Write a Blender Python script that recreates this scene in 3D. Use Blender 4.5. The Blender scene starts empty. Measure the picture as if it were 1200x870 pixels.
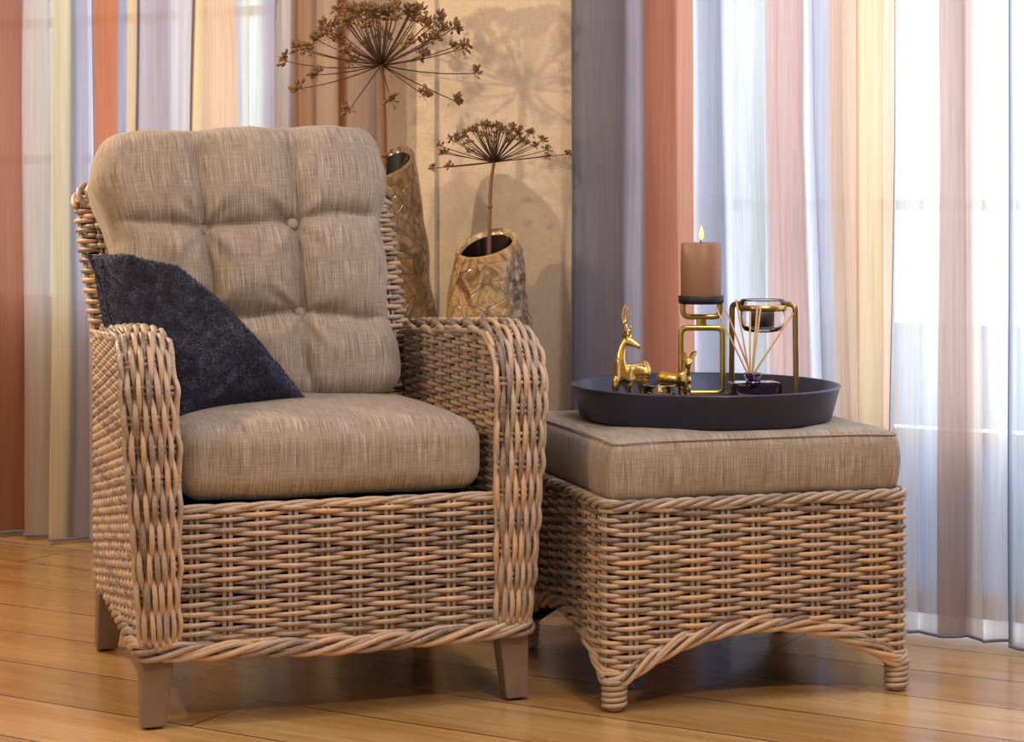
import bpy, bmesh, math, random
import numpy as np
from mathutils import Vector, Matrix, noise
random.seed(7); rng = np.random.default_rng(7)
PI = math.pi
col = bpy.context.scene.collection
F = 2370.0; H = 0.93          # focal length in px of the 1200 px frame, eye height in m
A3 = lambda *p: np.array(p, float)

# ------------------------------------------------------------------ mesh collecting
class MB:
    def __init__(s): s.v = []; s.q = []; s.t = []; s.n = 0; s.tone = []; s.rgb = None; s.quv = []
    def add(s, V, Q=None, T=None, tone=None):
        V = np.asarray(V, float).reshape(-1, 3)
        s.v.append(V)
        if Q is not None and len(Q): s.q.append(np.asarray(Q, int) + s.n)
        if T is not None and len(T): s.t.append(np.asarray(T, int) + s.n)
        if tone is None: tone = 0.5
        s.tone.append(np.broadcast_to(np.asarray(tone, float), (len(V),)).copy())
        s.n += len(V)
    def tube(s, P, r, n=6, N=None, tone=None, cap=True, flat=1.0):
        P = np.asarray(P, float); m = len(P)
        if m < 2: return
        T = np.gradient(P, axis=0); T /= np.linalg.norm(T, axis=1)[:, None] + 1e-12
        if N is None:
            N = np.zeros_like(P)
            a = A3(0, 0, 1) if abs(T[0][2]) < .9 else A3(1, 0, 0)
            v = np.cross(T[0], a); v /= np.linalg.norm(v)
            for i in range(m):
                v = v - T[i] * v.dot(T[i]); v /= np.linalg.norm(v); N[i] = v
        else:
            N = np.broadcast_to(N, P.shape); N = N - T * (N * T).sum(1)[:, None]
            N = N / (np.linalg.norm(N, axis=1)[:, None] + 1e-12)
        B = np.cross(T, N)
        r = np.broadcast_to(np.asarray(r, float), (m,))
        a = np.arange(n) * 2 * PI / n
        ring = P[:, None, :] + r[:, None, None] * (flat * np.cos(a)[None, :, None] * N[:, None, :] + np.sin(a)[None, :, None] * B[:, None, :])
        V = ring.reshape(-1, 3)
        i = np.arange(m - 1)[:, None] * n; j = np.arange(n)[None, :]; k = (j + 1) % n
        Q = np.stack([i + j, i + k, i + n + k, i + n + j], -1).reshape(-1, 4)
        tn = None if tone is None else np.repeat(np.broadcast_to(tone, (m,)), n)
        Tt = []
        if cap:
            b = (m - 1) * n
            V = np.vstack([V, P[0] - T[0] * r[0] * .3, P[-1] + T[-1] * r[-1] * .3])
            c0, c1 = m * n, m * n + 1
            for q in range(n):
                Tt.append((c0, (q + 1) % n, q)); Tt.append((c1, b + q, b + (q + 1) % n))
            if tn is not None: tn = np.concatenate([tn, [tn[0], tn[-1]]])
        s.add(V, Q, Tt, tn)
    def lathe(s, prof, n=48, M=None, close=False, tone=None):
        prof = np.asarray(prof, float); m = len(prof)
        a = np.arange(n) * 2 * PI / n
        V = np.stack([prof[:, 0:1] * np.cos(a), prof[:, 0:1] * np.sin(a), np.repeat(prof[:, 1:2], n, 1)], -1).reshape(-1, 3)
        if M is not None: V = V @ np.array(M.to_3x3()).T + np.array(M.translation)
        mm = m if close else m - 1
        i = (np.arange(mm))[:, None]; j = np.arange(n)[None, :]; k = (j + 1) % n
        i0 = i * n; i1 = ((i + 1) % m) * n
        Q = np.stack([i0 + j, i0 + k, i1 + k, i1 + j], -1).reshape(-1, 4)
        s.add(V, Q, None, tone)
    def box(s, lo, hi, M=None, tone=None):
        lo = list(lo); hi = list(hi)
        V = np.array([[(lo, hi)[x][0], (lo, hi)[y][1], (lo, hi)[z][2]] for x in (0, 1) for y in (0, 1) for z in (0, 1)], float)
        if M is not None: V = V @ np.array(M.to_3x3()).T + np.array(M.translation)
        s.add(V, [(0, 1, 3, 2), (4, 6, 7, 5), (0, 4, 5, 1), (2, 3, 7, 6), (0, 2, 6, 4), (1, 5, 7, 3)], None, tone)
    def grid(s, V, wrapu=False, tone=None):
        V = np.asarray(V, float); a, b = V.shape[:2]
        bb = b if wrapu else b - 1
        i = np.arange(a - 1)[:, None]; j = np.arange(bb)[None, :]; k = (j + 1) % b
        Q = np.stack([i * b + j, i * b + k, (i + 1) * b + k, (i + 1) * b + j], -1).reshape(-1, 4)
        s.add(V.reshape(-1, 3), Q, None, None if tone is None else np.asarray(tone).reshape(-1))
    def build(s, name, mat, parent=None, smooth=True, bevel=0, uvs=None):
        V = np.vstack(s.v); me = bpy.data.meshes.new(name)
        Q = np.vstack(s.q) if s.q else np.zeros((0, 4), int)
        T = np.vstack(s.t) if s.t else np.zeros((0, 3), int)
        me.vertices.add(len(V)); me.vertices.foreach_set('co', V.astype(np.float32).ravel())
        li = np.concatenate([Q.ravel(), T.ravel()]).astype(np.int32)
        me.loops.add(len(li)); me.loops.foreach_set('vertex_index', li)
        ls = np.concatenate([np.arange(len(Q)) * 4, len(Q) * 4 + np.arange(len(T)) * 3]).astype(np.int32)
        me.polygons.add(len(ls)); me.polygons.foreach_set('loop_start', ls)
        me.polygons.foreach_set('use_smooth', np.full(len(ls), smooth))
        if uvs is not None:
            u = me.uv_layers.new(name='UVMap'); u.data.foreach_set('uv', np.asarray(uvs, np.float32)[li].ravel())
        at = me.attributes.new('tone', 'FLOAT', 'POINT'); at.data.foreach_set('value', np.concatenate(s.tone).astype(np.float32))
        if s.rgb is not None:
            c = me.attributes.new('dye', 'FLOAT_COLOR', 'POINT'); c.data.foreach_set('color', s.rgb.astype(np.float32).ravel())
        me.update(calc_edges=True); me.validate()
        if mat: me.materials.append(mat)
        o = bpy.data.objects.new(name, me); col.objects.link(o)
        if parent: o.parent = parent
        if bevel:
            b = o.modifiers.new('b', 'BEVEL'); b.width = bevel; b.segments = 3; b.limit_method = 'ANGLE'
            for p in me.polygons: p.use_smooth = True
            w = o.modifiers.new('w', 'WEIGHTED_NORMAL')
        return o

def tag(o, label=None, cat=None, group=None, kind=None):
    if label: o['label'] = label
    if cat: o['category'] = cat
    if group: o['group'] = group
    if kind: o['kind'] = kind
    return o
def thing(name, loc, rz, label, cat, group=None):
    o = bpy.data.objects.new(name, None); o.empty_display_size = .05
    col.objects.link(o); o.location = loc; o.rotation_euler = (0, 0, rz)
    return tag(o, label, cat, group)
def at(px, py, Y): return A3((px - 600) / F * Y, Y, H - (py - 240) / F * Y)
def smooth_path(pts, n=8, closed=False):
    P = np.asarray(pts, float); m = len(P); out = []
    rngi = range(m if closed else m - 1)
    for i in rngi:
        g = (lambda k: P[k % m]) if closed else (lambda k: P[min(max(k, 0), m - 1)])
        p0, p1, p2, p3 = g(i - 1), g(i), g(i + 1), g(i + 2)
        for t in np.arange(n) / n:
            out.append(.5 * ((2 * p1) + (p2 - p0) * t + (2 * p0 - 5 * p1 + 4 * p2 - p3) * t * t + (3 * p1 - p0 - 3 * p2 + p3) * t ** 3))
    if not closed: out.append(P[-1])
    return np.array(out)
def round_path(pts, r, n=6, closed=False):
    P = [np.asarray(p, float) for p in pts]; m = len(P); out = []
    for i in range(m):
        if not closed and i in (0, m - 1): out.append(P[i]); continue
        a, b, c = P[i - 1], P[i], P[(i + 1) % m]
        d0 = (a - b) / np.linalg.norm(a - b); d1 = (c - b) / np.linalg.norm(c - b)
        rr = min(r, .49 * np.linalg.norm(a - b), .49 * np.linalg.norm(c - b))
        p, q = b + d0 * rr, b + d1 * rr
        for t in np.linspace(0, 1, n): out.append((1 - t) ** 2 * p + 2 * t * (1 - t) * b + t * t * q)
    if closed: out.append(out[0])
    return np.array(out)

# ------------------------------------------------------------------ materials
def s2l(c):
    c = np.asarray(c, float) / 255.
    return np.where(c <= .04045, c / 12.92, ((c + .055) / 1.055) ** 2.4)
def rgba(c): return tuple(s2l(c)) + (1,)
class NT:
    def __init__(s, name, world=False):
        s.m = bpy.data.worlds.new(name) if world else bpy.data.materials.new(name)
        s.m.use_nodes = True; s.t = s.m.node_tree; s.t.nodes.clear()
        s.out = s.n('ShaderNodeOutputWorld' if world else 'ShaderNodeOutputMaterial')
    def n(s, ty, ins=None, **kw):
        x = s.t.nodes.new(ty)
        for k, v in kw.items(): setattr(x, k, v)
        for k, v in (ins or {}).items(): s.set(x, k, v)
        return x
    def set(s, x, k, v):
        sk = x.inputs[k]
        if isinstance(v, bpy.types.NodeSocket): s.t.links.new(v, sk)
        elif isinstance(v, bpy.types.Node): s.t.links.new(v.outputs[0], sk)
        else: sk.default_value = v
    def coord(s, kind='Object'): return s.n('ShaderNodeTexCoord').outputs[kind]
    def mapping(s, v, scale=(1, 1, 1), rot=(0, 0, 0), loc=(0, 0, 0)):
        return s.n('ShaderNodeMapping', {'Vector': v, 'Scale': scale, 'Rotation': rot, 'Location': loc}).outputs[0]
    def noise(s, v, scale=5, detail=3, rough=.5, dist=0):
        return s.n('ShaderNodeTexNoise', {'Vector': v, 'Scale': scale, 'Detail': detail, 'Roughness': rough, 'Distortion': dist}).outputs[0]
    def ramp(s, f, stops, interp='LINEAR'):
        x = s.n('ShaderNodeValToRGB', {'Fac': f}); e = x.color_ramp.elements; x.color_ramp.interpolation = interp
        while len(e) < len(stops): e.new(.5)
        for k, (p, c) in enumerate(stops):
            e[k].position = p; e[k].color = rgba(c) if not isinstance(c, float) else (c, c, c, 1)
        return x.outputs[0]
    def mix(s, a, b, f, mode='MIX'):
        x = s.n('ShaderNodeMix', data_type='RGBA', blend_type=mode)
        s.set(x, 0, f); s.set(x, 6, a); s.set(x, 7, b); return x.outputs[2]
    def math(s, op, a, b=0.0, c=0.0):
        x = s.n('ShaderNodeMath', operation=op); s.set(x, 0, a); s.set(x, 1, b); s.set(x, 2, c); return x.outputs[0]
    def bump(s, h, strength=.3, dist=.002, nrm=None):
        x = s.n('ShaderNodeBump', {'Height': h, 'Strength': strength, 'Distance': dist})
        if nrm is not None: s.set(x, 'Normal', nrm)
        return x.outputs[0]
    def pbsdf(s, **k):
        ins = {}
        for a, b in k.items():
            a = a.replace('_', ' ')
            ins[a] = b
        x = s.n('ShaderNodeBsdfPrincipled', ins)
        s.t.links.new(x.outputs[0], s.out.inputs[0]); return x
def simple(name, c, rough=.5, metal=0, bump=None, var=.0, vs=20, **k):
    m = NT(name); base = rgba(c)
    co = m.coord()
    if var:
        d = tuple(x * (1 - var) for x in base[:3]) + (1,)
        base = m.mix(d, base, m.noise(co, vs, 4))
    kw = {'Base Color': base, 'Roughness': rough, 'Metallic': metal}
    if bump: kw['Normal'] = m.bump(m.noise(co, bump[0], 3), bump[1], bump[2])
    kw.update(k); m.pbsdf(**kw); return m.m
def wicker_mat():
    m = NT('washed_rattan'); co = m.coord()
    t = m.n('ShaderNodeAttribute', attribute_name='tone').outputs['Fac']
    n1 = m.noise(co, 14, 2); f = m.math('ADD', t, m.math('MULTIPLY', m.math('SUBTRACT', n1, .5), .55))
    c = m.ramp(f, [(0.0, (122, 104, 92)), (.28, (156, 136, 120)), (.5, (182, 160, 140)), (.74, (196, 168, 138)), (1.0, (204, 166, 124))])
    n2 = m.noise(co, 160, 3)
    c = m.mix(c, rgba((205, 192, 178)), m.ramp(n2, [(.5, 0.0), (.75, .45)]))
    n3 = m.noise(co, 55, 4)
    c = m.mix(c, rgba((82, 62, 48)), m.ramp(n3, [(.62, 0.0), (.8, .45)]))
    m.pbsdf(**{'Base Color': c, 'Roughness': .42, 'Normal': m.bump(n2, .25, .001), 'Specular IOR Level': .55}); return m.m
def linen_mat(name='taupe_linen', tint=(1, 1, 1)):
    m = NT(name); uv = m.coord('UV')
    wv = m.noise(m.mapping(uv, (430, 13, 1)), 1, 4, .7)       # upright slubs
    wh = m.noise(m.mapping(uv, (20, 520, 1)), 1, 4, .7)
    big = m.noise(m.mapping(uv, (9, 4, 1)), 1, 3)
    s_ = m.math('ADD', m.math('MULTIPLY', wv, .70), m.math('MULTIPLY', wh, .30))
    s_ = m.math('ADD', s_, m.math('MULTIPLY', m.math('SUBTRACT', big, .5), .12))
    c = m.ramp(s_, [(.36, (116, 103, 91)), (.48, (154, 139, 124)), (.55, (170, 155, 140)), (.68, (214, 203, 190))])
    c = m.mix(c, tuple(tint) + (1,), 1.0, 'MULTIPLY')
    m.pbsdf(**{'Base Color': c, 'Roughness': .85, 'Normal': m.bump(s_, .55, .0012), 'Sheen Weight': .25, 'Sheen Roughness': .4, 'Specular IOR Level': .2}); return m.m
def chenille_mat():
    m = NT('navy_chenille'); co = m.coord()
    n = m.noise(co, 260, 4, .7); n2 = m.noise(co, 40, 3, .6)
    s_ = m.math('ADD', m.math('MULTIPLY', n, .65), m.math('MULTIPLY', n2, .35))
    c = m.ramp(s_, [(.38, (11, 11, 17)), (.5, (28, 29, 43)), (.66, (88, 94, 124))])  # pale bluish flecks put the pile's highlights into the colour
    m.pbsdf(**{'Base Color': c, 'Roughness': .8, 'Sheen Weight': .7, 'Sheen Roughness': .4, 'Sheen Tint': rgba((130, 145, 200)), 'Normal': m.bump(s_, .9, .004)}); return m.m
def floor_mat():
    m = NT('oak_planks'); co = m.coord()
    w, L = .215, 2.1
    sx = m.n('ShaderNodeSeparateXYZ', {0: co}); x, y = sx.outputs[0], sx.outputs[1]
    row = m.math('FLOOR', m.math('DIVIDE', y, w))
    fy = m.math('MULTIPLY', m.math('FRACT', m.math('DIVIDE', y, w)), w)
    rnd = m.n('ShaderNodeTexWhiteNoise', {'W': row}, noise_dimensions='1D').outputs[0]
    xs = m.math('ADD', m.math('DIVIDE', x, L), m.math('MULTIPLY', rnd, 3.7))
    ix = m.math('FLOOR', xs); fx = m.math('MULTIPLY', m.math('FRACT', xs), L)
    cell = m.n('ShaderNodeCombineXYZ', {0: ix, 1: row}).outputs[0]
    rc = m.n('ShaderNodeTexWhiteNoise', {'Vector': cell}, noise_dimensions='2D')
    off = m.n('ShaderNodeVectorMath', {0: rc.outputs[1], 1: (7, 7, 7)}, operation='MULTIPLY').outputs[0]
    p = m.n('ShaderNodeVectorMath', {0: co, 1: off}, operation='ADD').outputs[0]
    g = m.noise(m.mapping(p, (1.6, 26, 1)), 1.0, 5, .6, 1.2)
    g2 = m.noise(m.mapping(p, (5, 90, 1)), 1.0, 3, .6, .3)
    bl = m.noise(m.mapping(p, (2.2, 5, 1)), 1, 3, .5, .5)
    f = m.math('ADD', m.math('MULTIPLY', g, .6), m.math('MULTIPLY', bl, .4))
    c = m.ramp(f, [(.32, (186, 138, 80)), (.5, (214, 170, 110)), (.68, (232, 198, 146))])
    c = m.mix(c, rgba((168, 116, 62)), m.ramp(g2, [(.55, 0.0), (.75, .35)]))
    c = m.mix(c, m.ramp(rc.outputs[0], [(0, (224, 214, 202)), (1, (255, 252, 246))]), 1.0, 'MULTIPLY')
    gy = m.math('MINIMUM', fy, m.math('SUBTRACT', w, fy)); gx = m.math('MINIMUM', fx, m.math('SUBTRACT', L, fx))
    gap = m.math('LESS_THAN', m.math('MINIMUM', gy, gx), .0022)
    c = m.mix(c, rgba((60, 34, 16)), gap)
    sm = m.noise(co, 3.5, 4)
    rough = m.math('ADD', .16, m.math('MULTIPLY', sm, .2))
    hgt = m.math('SUBTRACT', m.math('MULTIPLY', g2, .15), gap)
    m.pbsdf(**{'Base Color': c, 'Roughness': rough, 'Normal': m.bump(hgt, .35, .001), 'Specular IOR Level': .5, 'Coat Weight': .6, 'Coat Roughness': .14}); return m.m
def canvas_mat():
    m = NT('canvas_wallcover'); co = m.coord()
    a = m.noise(m.mapping(co, (420, 420, 30)), 1, 3, .7); b = m.noise(m.mapping(co, (40, 40, 420)), 1, 3, .7)
    s_ = m.math('ADD', m.math('MULTIPLY', a, .5), m.math('MULTIPLY', b, .5))
    c = m.ramp(s_, [(.35, (196, 177, 150)), (.5, (212, 194, 168)), (.65, (224, 208, 186))])
    m.pbsdf(**{'Base Color': c, 'Roughness': .8, 'Normal': m.bump(s_, .4, .001), 'Specular IOR Level': .2}); return m.m
def curtain_mat():
    m = NT('striped_voile'); at_ = m.n('ShaderNodeAttribute', attribute_name='dye')
    al = at_.outputs['Alpha']; c = at_.outputs['Color']
    co = m.coord()
    st = m.noise(m.mapping(co, (160, 160, 3)), 1, 3, .6)
    c = m.mix(c, m.ramp(st, [(.35, (240, 240, 242)), (.6, (255, 255, 255))]), 1.0, 'MULTIPLY')
    d = m.n('ShaderNodeBsdfDiffuse', {'Color': c}); t = m.n('ShaderNodeBsdfTranslucent', {'Color': c})
    a = m.n('ShaderNodeMixShader', {0: .62, 1: d.outputs[0], 2: t.outputs[0]})
    tr = m.n('ShaderNodeBsdfTransparent', {'Color': m.mix((1, 1, 1, 1), c, .45)})
    b = m.n('ShaderNodeMixShader', {0: al, 1: a.outputs[0], 2: tr.outputs[0]})
    m.t.links.new(b.outputs[0], m.out.inputs[0]); return m.m
def petrified_mat(nm='petrified_wood_glaze', tint=(1, 1, 1)):
    m = NT(nm); co = m.coord()
    p = m.n('ShaderNodeVectorMath', {0: co, 1: m.n('ShaderNodeVectorMath', {0: m.n('ShaderNodeTexNoise', {'Vector': co, 'Scale': 9.0}).outputs[1], 1: (.06, .06, .06)}, operation='MULTIPLY').outputs[0]}, operation='ADD').outputs[0]
    v = m.n('ShaderNodeTexVoronoi', {'Vector': p, 'Scale': 26.0}, feature='DISTANCE_TO_EDGE').outputs[0]
    v2 = m.n('ShaderNodeTexVoronoi', {'Vector': m.mapping(p, (1, 1, .5)), 'Scale': 11.0}, feature='DISTANCE_TO_EDGE').outputs[0]
    n = m.noise(co, 16, 6, .7, 1.2)
    c = m.ramp(n, [(.3, (96, 70, 44)), (.42, (158, 120, 76)), (.52, (206, 176, 126)), (.62, (182, 132, 72)), (.75, (226, 206, 160))])
    c = m.mix(c, rgba((52, 36, 26)), m.ramp(v, [(.0, .5), (.05, 0.0)]))
    c = m.mix(c, rgba((44, 30, 22)), m.ramp(v2, [(.0, .5), (.06, 0.0)]))
    bark = m.n('ShaderNodeAttribute', attribute_name='tone').outputs['Fac']
    bn = m.noise(co, 60, 5, .7)
    bc = m.ramp(bn, [(.35, (62, 50, 40)), (.5, (130, 112, 92)), (.65, (190, 174, 152))])
    c = m.mix(c, bc, bark); c = m.mix(c, tuple(tint) + (1,), 1.0, 'MULTIPLY')
    rough = m.math('ADD', .22, m.math('MULTIPLY', bark, .55))
    hgt = m.math('ADD', m.math('MULTIPLY', m.math('MINIMUM', v, .05), 8), m.math('MULTIPLY', bn, m.math('ADD', .15, m.math('MULTIPLY', bark, 2))))
    m.pbsdf(**{'Base Color': c, 'Roughness': rough, 'Normal': m.bump(hgt, .5, .004), 'Coat Weight': .5, 'Coat Roughness': .15}); return m.m
def glass(name, c=(255, 255, 255), rough=.0, ior=1.45):
    m = NT(name)
    m.pbsdf(**{'Base Color': rgba(c), 'Roughness': rough, 'Transmission Weight': 1.0, 'IOR': ior}); return m.m

M = dict(
    wicker=wicker_mat(), linen=linen_mat(), chenille=chenille_mat(), floor=floor_mat(), canvas=canvas_mat(),
    curtain=curtain_mat(), petrified=petrified_mat(), petrified_dark=petrified_mat('petrified_wood_dark', (.5, .46, .42)),
    leg=simple('greywashed_wood', (138, 116, 98), .55, var=.35, vs=30),
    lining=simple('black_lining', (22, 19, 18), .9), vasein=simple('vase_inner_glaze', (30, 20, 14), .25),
    paint=simple('white_paint', (226, 226, 222), .5), ceil=simple('ceiling_plaster', (225, 218, 206), .8),
    plaster=simple('wall_plaster', (205, 192, 172), .8),
    tray=simple('charcoal_metal', (58, 64, 86), .34, .35, (240, .12, .001), .25, 30),
    gold=simple('polished_gold', (236, 200, 122), .22, 1, (90, .35, .003)),
    brass=simple('aged_brass', (206, 180, 104), .3, 1, var=.3, vs=40),
    bronze=simple('dark_bronze', (176, 146, 104), .34, 1, var=.35, vs=30),
    black=simple('black_iron', (38, 34, 40), .5, .3), wick=simple('burnt_wick', (25, 18, 14), .9),
    wax=simple('brown_wax', (152, 110, 86), .45, **{'Subsurface Weight': .25, 'Subsurface Radius': (.02, .01, .006)}),
    tealight=simple('plum_wax', (72, 52, 62), .5), ember=simple('amber_wax', (214, 150, 84), .5),
    glass=glass('clear_glass'), bottle=glass('smoked_plum_glass', (150, 136, 176)), votive=glass('tinted_votive_glass', (176, 186, 214), .03),
    reed=simple('rattan_reed', (216, 170, 110), .6, var=.15), stalk=simple('dried_stalk', (146, 98, 60), .6, var=.4, vs=60),
    ray=simple('dried_ray', (88, 58, 36), .65, var=.3, vs=60), seed=simple('dried_seed', (148, 110, 68), .6, var=.55, vs=90),
    greenpaint=simple('green_enamel', (132, 142, 58), .35, .3), hem=simple('slate_hem', (112, 124, 148), .8),
    stone=simple('terrace_stone', (205, 205, 205), .8, var=.15, vs=6), button=None)
M['button'] = M['linen']
def flame_mat():
    m = NT('candle_flame'); e = m.n('ShaderNodeEmission', {'Color': rgba((255, 222, 140)), 'Strength': 1.6})
    m.t.links.new(e.outputs[0], m.out.inputs[0]); return m.m
M['flame'] = flame_mat()
def pane_mat():
    m = NT('window_pane'); g = m.n('ShaderNodeBsdfGlossy', {'Roughness': .02}); t = m.n('ShaderNodeBsdfTransparent', {'Color': (.95, .97, 1, 1)})
    x = m.n('ShaderNodeMixShader', {0: .04, 1: t.outputs[0], 2: g.outputs[0]}); m.t.links.new(x.outputs[0], m.out.inputs[0]); return m.m
M['pane'] = pane_mat()
def frost_mat():
    m = NT('frosted_panel'); d = m.n('ShaderNodeBsdfTranslucent', {'Color': rgba((200, 212, 228))}); t = m.n('ShaderNodeBsdfDiffuse', {'Color': rgba((215, 222, 232))})
    x = m.n('ShaderNodeMixShader', {0: .45, 1: d.outputs[0], 2: t.outputs[0]}); m.t.links.new(x.outputs[0], m.out.inputs[0]); return m.m
M['frost'] = frost_mat()

# ------------------------------------------------------------------ room: one oblique window wall
SL = -.585                                      # slope dY/dX of the wall
ang = math.atan(SL); TW = A3(math.cos(ang), math.sin(ang), 0); NW = A3(math.sin(ang), -math.cos(ang), 0)   # NW faces the room
C0 = 4.93                                       # wall line: Y = C0 + SL * X
def wall_t(px, c=C0):
    k = (px - 600) / F; Y = c / (1 - SL * k); X = k * Y
    return float(np.dot(A3(X, Y - c, 0), TW))
WM = Matrix.Translation((0, C0, 0)) @ Matrix.Rotation(ang, 4, 'Z')   # local x along wall, local y outwards
def wp(t, off, z, c=C0): return A3(0, c, 0) + TW * t + NW * off + A3(0, 0, z)

fm = MB(); fm.box((-5, -7, -.1), (4.5, .2, 0)); fl = fm.build('floor', M['floor'], smooth=False)
fl.matrix_world = Matrix.Translation((0, C0 - .13, 0)) @ Matrix.Rotation(ang, 4, 'Z')
dy = 3.374 - (.505 * 0 + .863 * (C0 - .13)); 
# slide the seams so that one runs where the photo shows it
sh = (dy / 1.0) % .215
fl.matrix_world = Matrix.Translation(tuple(A3(0, C0, 0) - NW * 0 + A3(-.505, -.863, 0) * (.215 - sh + .02))) @ Matrix.Rotation(ang, 4, 'Z')
tag(fl, kind='structure')
tL0, tL1 = -3.6, wall_t(338)
tR0, tR1 = wall_t(748), 2.6
zl, zt = .62, 2.35
b = MB()
b.box((-5, 0, 0), (tL0, .14, 2.7)); b.box((tL0, 0, 0), (tL1, .14, zl)); b.box((tL0, 0, zt), (tL1, .14, 2.7))
b.box((tR0, 0, zt), (tR1, .14, 2.7)); b.box((tR1, 0, 0), (4.2, .14, 2.7)); b.box((tL1, 0, 0), (tR0, .14, 2.7))
w = b.build('wall_back', M['canvas'], smooth=False); w.matrix_world = WM; tag(w, kind='structure')
b = MB(); b.box((wall_t(455), -.012, 0), (wall_t(512), 0, 2.68)); w = b.build('trim_1', M['canvas'], smooth=False); w.matrix_world = WM; tag(w, kind='structure')
b = MB(); b.box((-5, -7, 2.7), (4.5, .14, 2.8)); w = b.build('ceiling', M['ceil'], smooth=False); w.matrix_world = WM; tag(w, kind='structure')
b = MB(); b.box((-5, -.015, 0), (tR0, 0, .09)); w = b.build('baseboard_back', M['paint'], smooth=False); w.matrix_world = WM; tag(w, kind='structure')
b = MB(); b.box((-5, -7, 0), (-4.9, 0, 2.7)); w = b.build('wall_left', M['plaster'], smooth=False); w.matrix_world = WM; tag(w, kind='structure')
b = MB(); b.box((4.2, -7, 0), (4.3, 0, 2.7)); w = b.build('wall_right', M['plaster'], smooth=False); w.matrix_world = WM; tag(w, kind='structure')
b = MB(); b.box((-9, .15, -.3), (9, 12, -.06)); w = b.build('terrace', M['stone'], smooth=False); w.matrix_world = WM; tag(w, kind='structure')
def window(name, t0, t1, z0, z1, ux, rails, frost_to=None):
    root = bpy.data.objects.new(name, None); col.objects.link(root); root.matrix_world = WM; tag(root, kind='structure')
    f = MB(); e = .05
    for a, c in ((t0, t0 + e), (t1 - e, t1)): f.box((a, .05, z0), (c, .12, z1))
    f.box((t0 + e, .05, z0), (t1 - e, .12, z0 + e)); f.box((t0 + e, .05, z1 - e), (t1 - e, .12, z1))
    f.build('window_frame', M['paint'], root, False)
    for u in ux: k = MB(); k.box((u - .03, .05, z0 + e), (u + .03, .12, z1 - e)); k.build('mullion', M['paint'], root, False)
    for z in rails: k = MB(); k.box((t0 + e, .06, z - .012), (t1 - e, .11, z + .012)); k.build('glazing_bar', M['paint'], root, False)
    k = MB(); k.box((t0 + e, .085, z0 + e), (t1 - e, .089, z1 - e)); k.build('pane', M['pane'], root, False)
    if frost_to: k = MB(); k.box((t0 + e, .095, z0 + e), (t1 - e, .105, frost_to)); k.build('lower_panel', M['frost'], root, False); k = MB(); k.box((t0 + e, .05, frost_to), (t1 - e, .12, frost_to + .035)); k.build('transom', M['paint'], root, False)
    return root
window('window_1', tL0, tL1, zl, zt, [wall_t(205), wall_t(60), wall_t(-140)], [1.45, 1.06])
window('window_2', tR0, tR1, .03, zt, [wall_t(1000), wall_t(1420)], [.93], .40)

# ------------------------------------------------------------------ curtains
def curtain(name, stripes, c, label, px_edge_bias=0, amp=.022, period=.085, z0=.012, z1=2.6, seed=0, hemcol=True, wave=1.0):
    r = random.Random(seed)
    # stripes: (px0, px1, rgb, sheer, px shift at the floor)
    ts = []
    for (a, b_, cc, al, dr) in stripes:
        ta, tb = wall_t(a, c), wall_t(b_, c); n = max(3, int((tb - ta) / .0028))
        for k in range(n):
            f = (k + .5) / n
            ts.append((ta + (tb - ta) * f, cc, al, dr))
    T = np.array([q[0] for q in ts]); C = np.array([s2l(np.array(q[1], float) * .74 + np.dot(q[1], (.3, .6, .1)) * .26) for q in ts]); AL = np.array([q[2] for q in ts]); DR = np.array([q[3] for q in ts]) / F * 4.6
    ph = np.cumsum(np.gradient(T) / period * 2 * PI * (1 + .35 * np.sin(np.arange(len(T)) * .013 + seed)))
    ph2 = ph * .47 + seed
    for q_ in range(3): C[:, q_] = np.convolve(np.pad(C[:, q_], 2, mode='edge'), np.array([.1, .2, .4, .2, .1]), 'valid')
    AL = np.convolve(np.pad(AL, 2, mode='edge'), np.ones(5) / 5, 'valid') * (1.45 - 1.0 * np.abs(np.cos(ph)))  # fold shading put into the transparency: steep cloth is less sheer
    C = C * (1 + .05 * np.sin(ph2 * 3.3 + 1)[:, None])  # slight fold shading tinted into the dye as well
    DR = np.convolve(np.pad(DR, 14, mode='edge'), np.ones(29) / 29, 'valid')
    zz = np.concatenate([np.linspace(z0, .25, 6), np.linspace(.3, z1, 34)])
    V = []; 
    for z in zz:
        f = 1 - z / 1.1
        a_ = amp * (1.0 + .18 * max(f, -1)) 
        wob = .006 * np.sin(z * 2.1 + ph * .31) + .004 * np.sin(z * 5.3 + ph * .77)
        off = a_ * np.sin(ph + .25 * np.sin(z * 1.3 + seed)) * (0.75 + .35 * np.sin(ph2)) + .0018 * np.sin(ph * 2.3 + z * 3) * wave + wob * wave
        tt = T + .0065 * np.sin(2 * ph + .6 + .3 * z) * wave + DR * max(0, f)
        V.append(A3(0, c, 0)[None] + TW[None] * tt[:, None] + NW[None] * off[:, None] + A3(0, 0, z)[None] * np.ones((len(T), 1)))
    V = np.array(V); m = MB(); m.grid(V)
    m.rgb = np.tile(np.hstack([C, AL[:, None]]), (len(zz), 1))
    o = m.build(name, M['curtain']); tag(o, label, 'curtain')
    h = MB(); h.tube(V[0] + A3(0, 0, .004), .0035, 5); h.tube(V[:, 0][::1], .0012, 5); 
    if name: hh = h.build('hem', M['hem'], o); hh['label'] = 'slate blue weighted hem'
    return o
W_ = (236, 241, 247)
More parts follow.
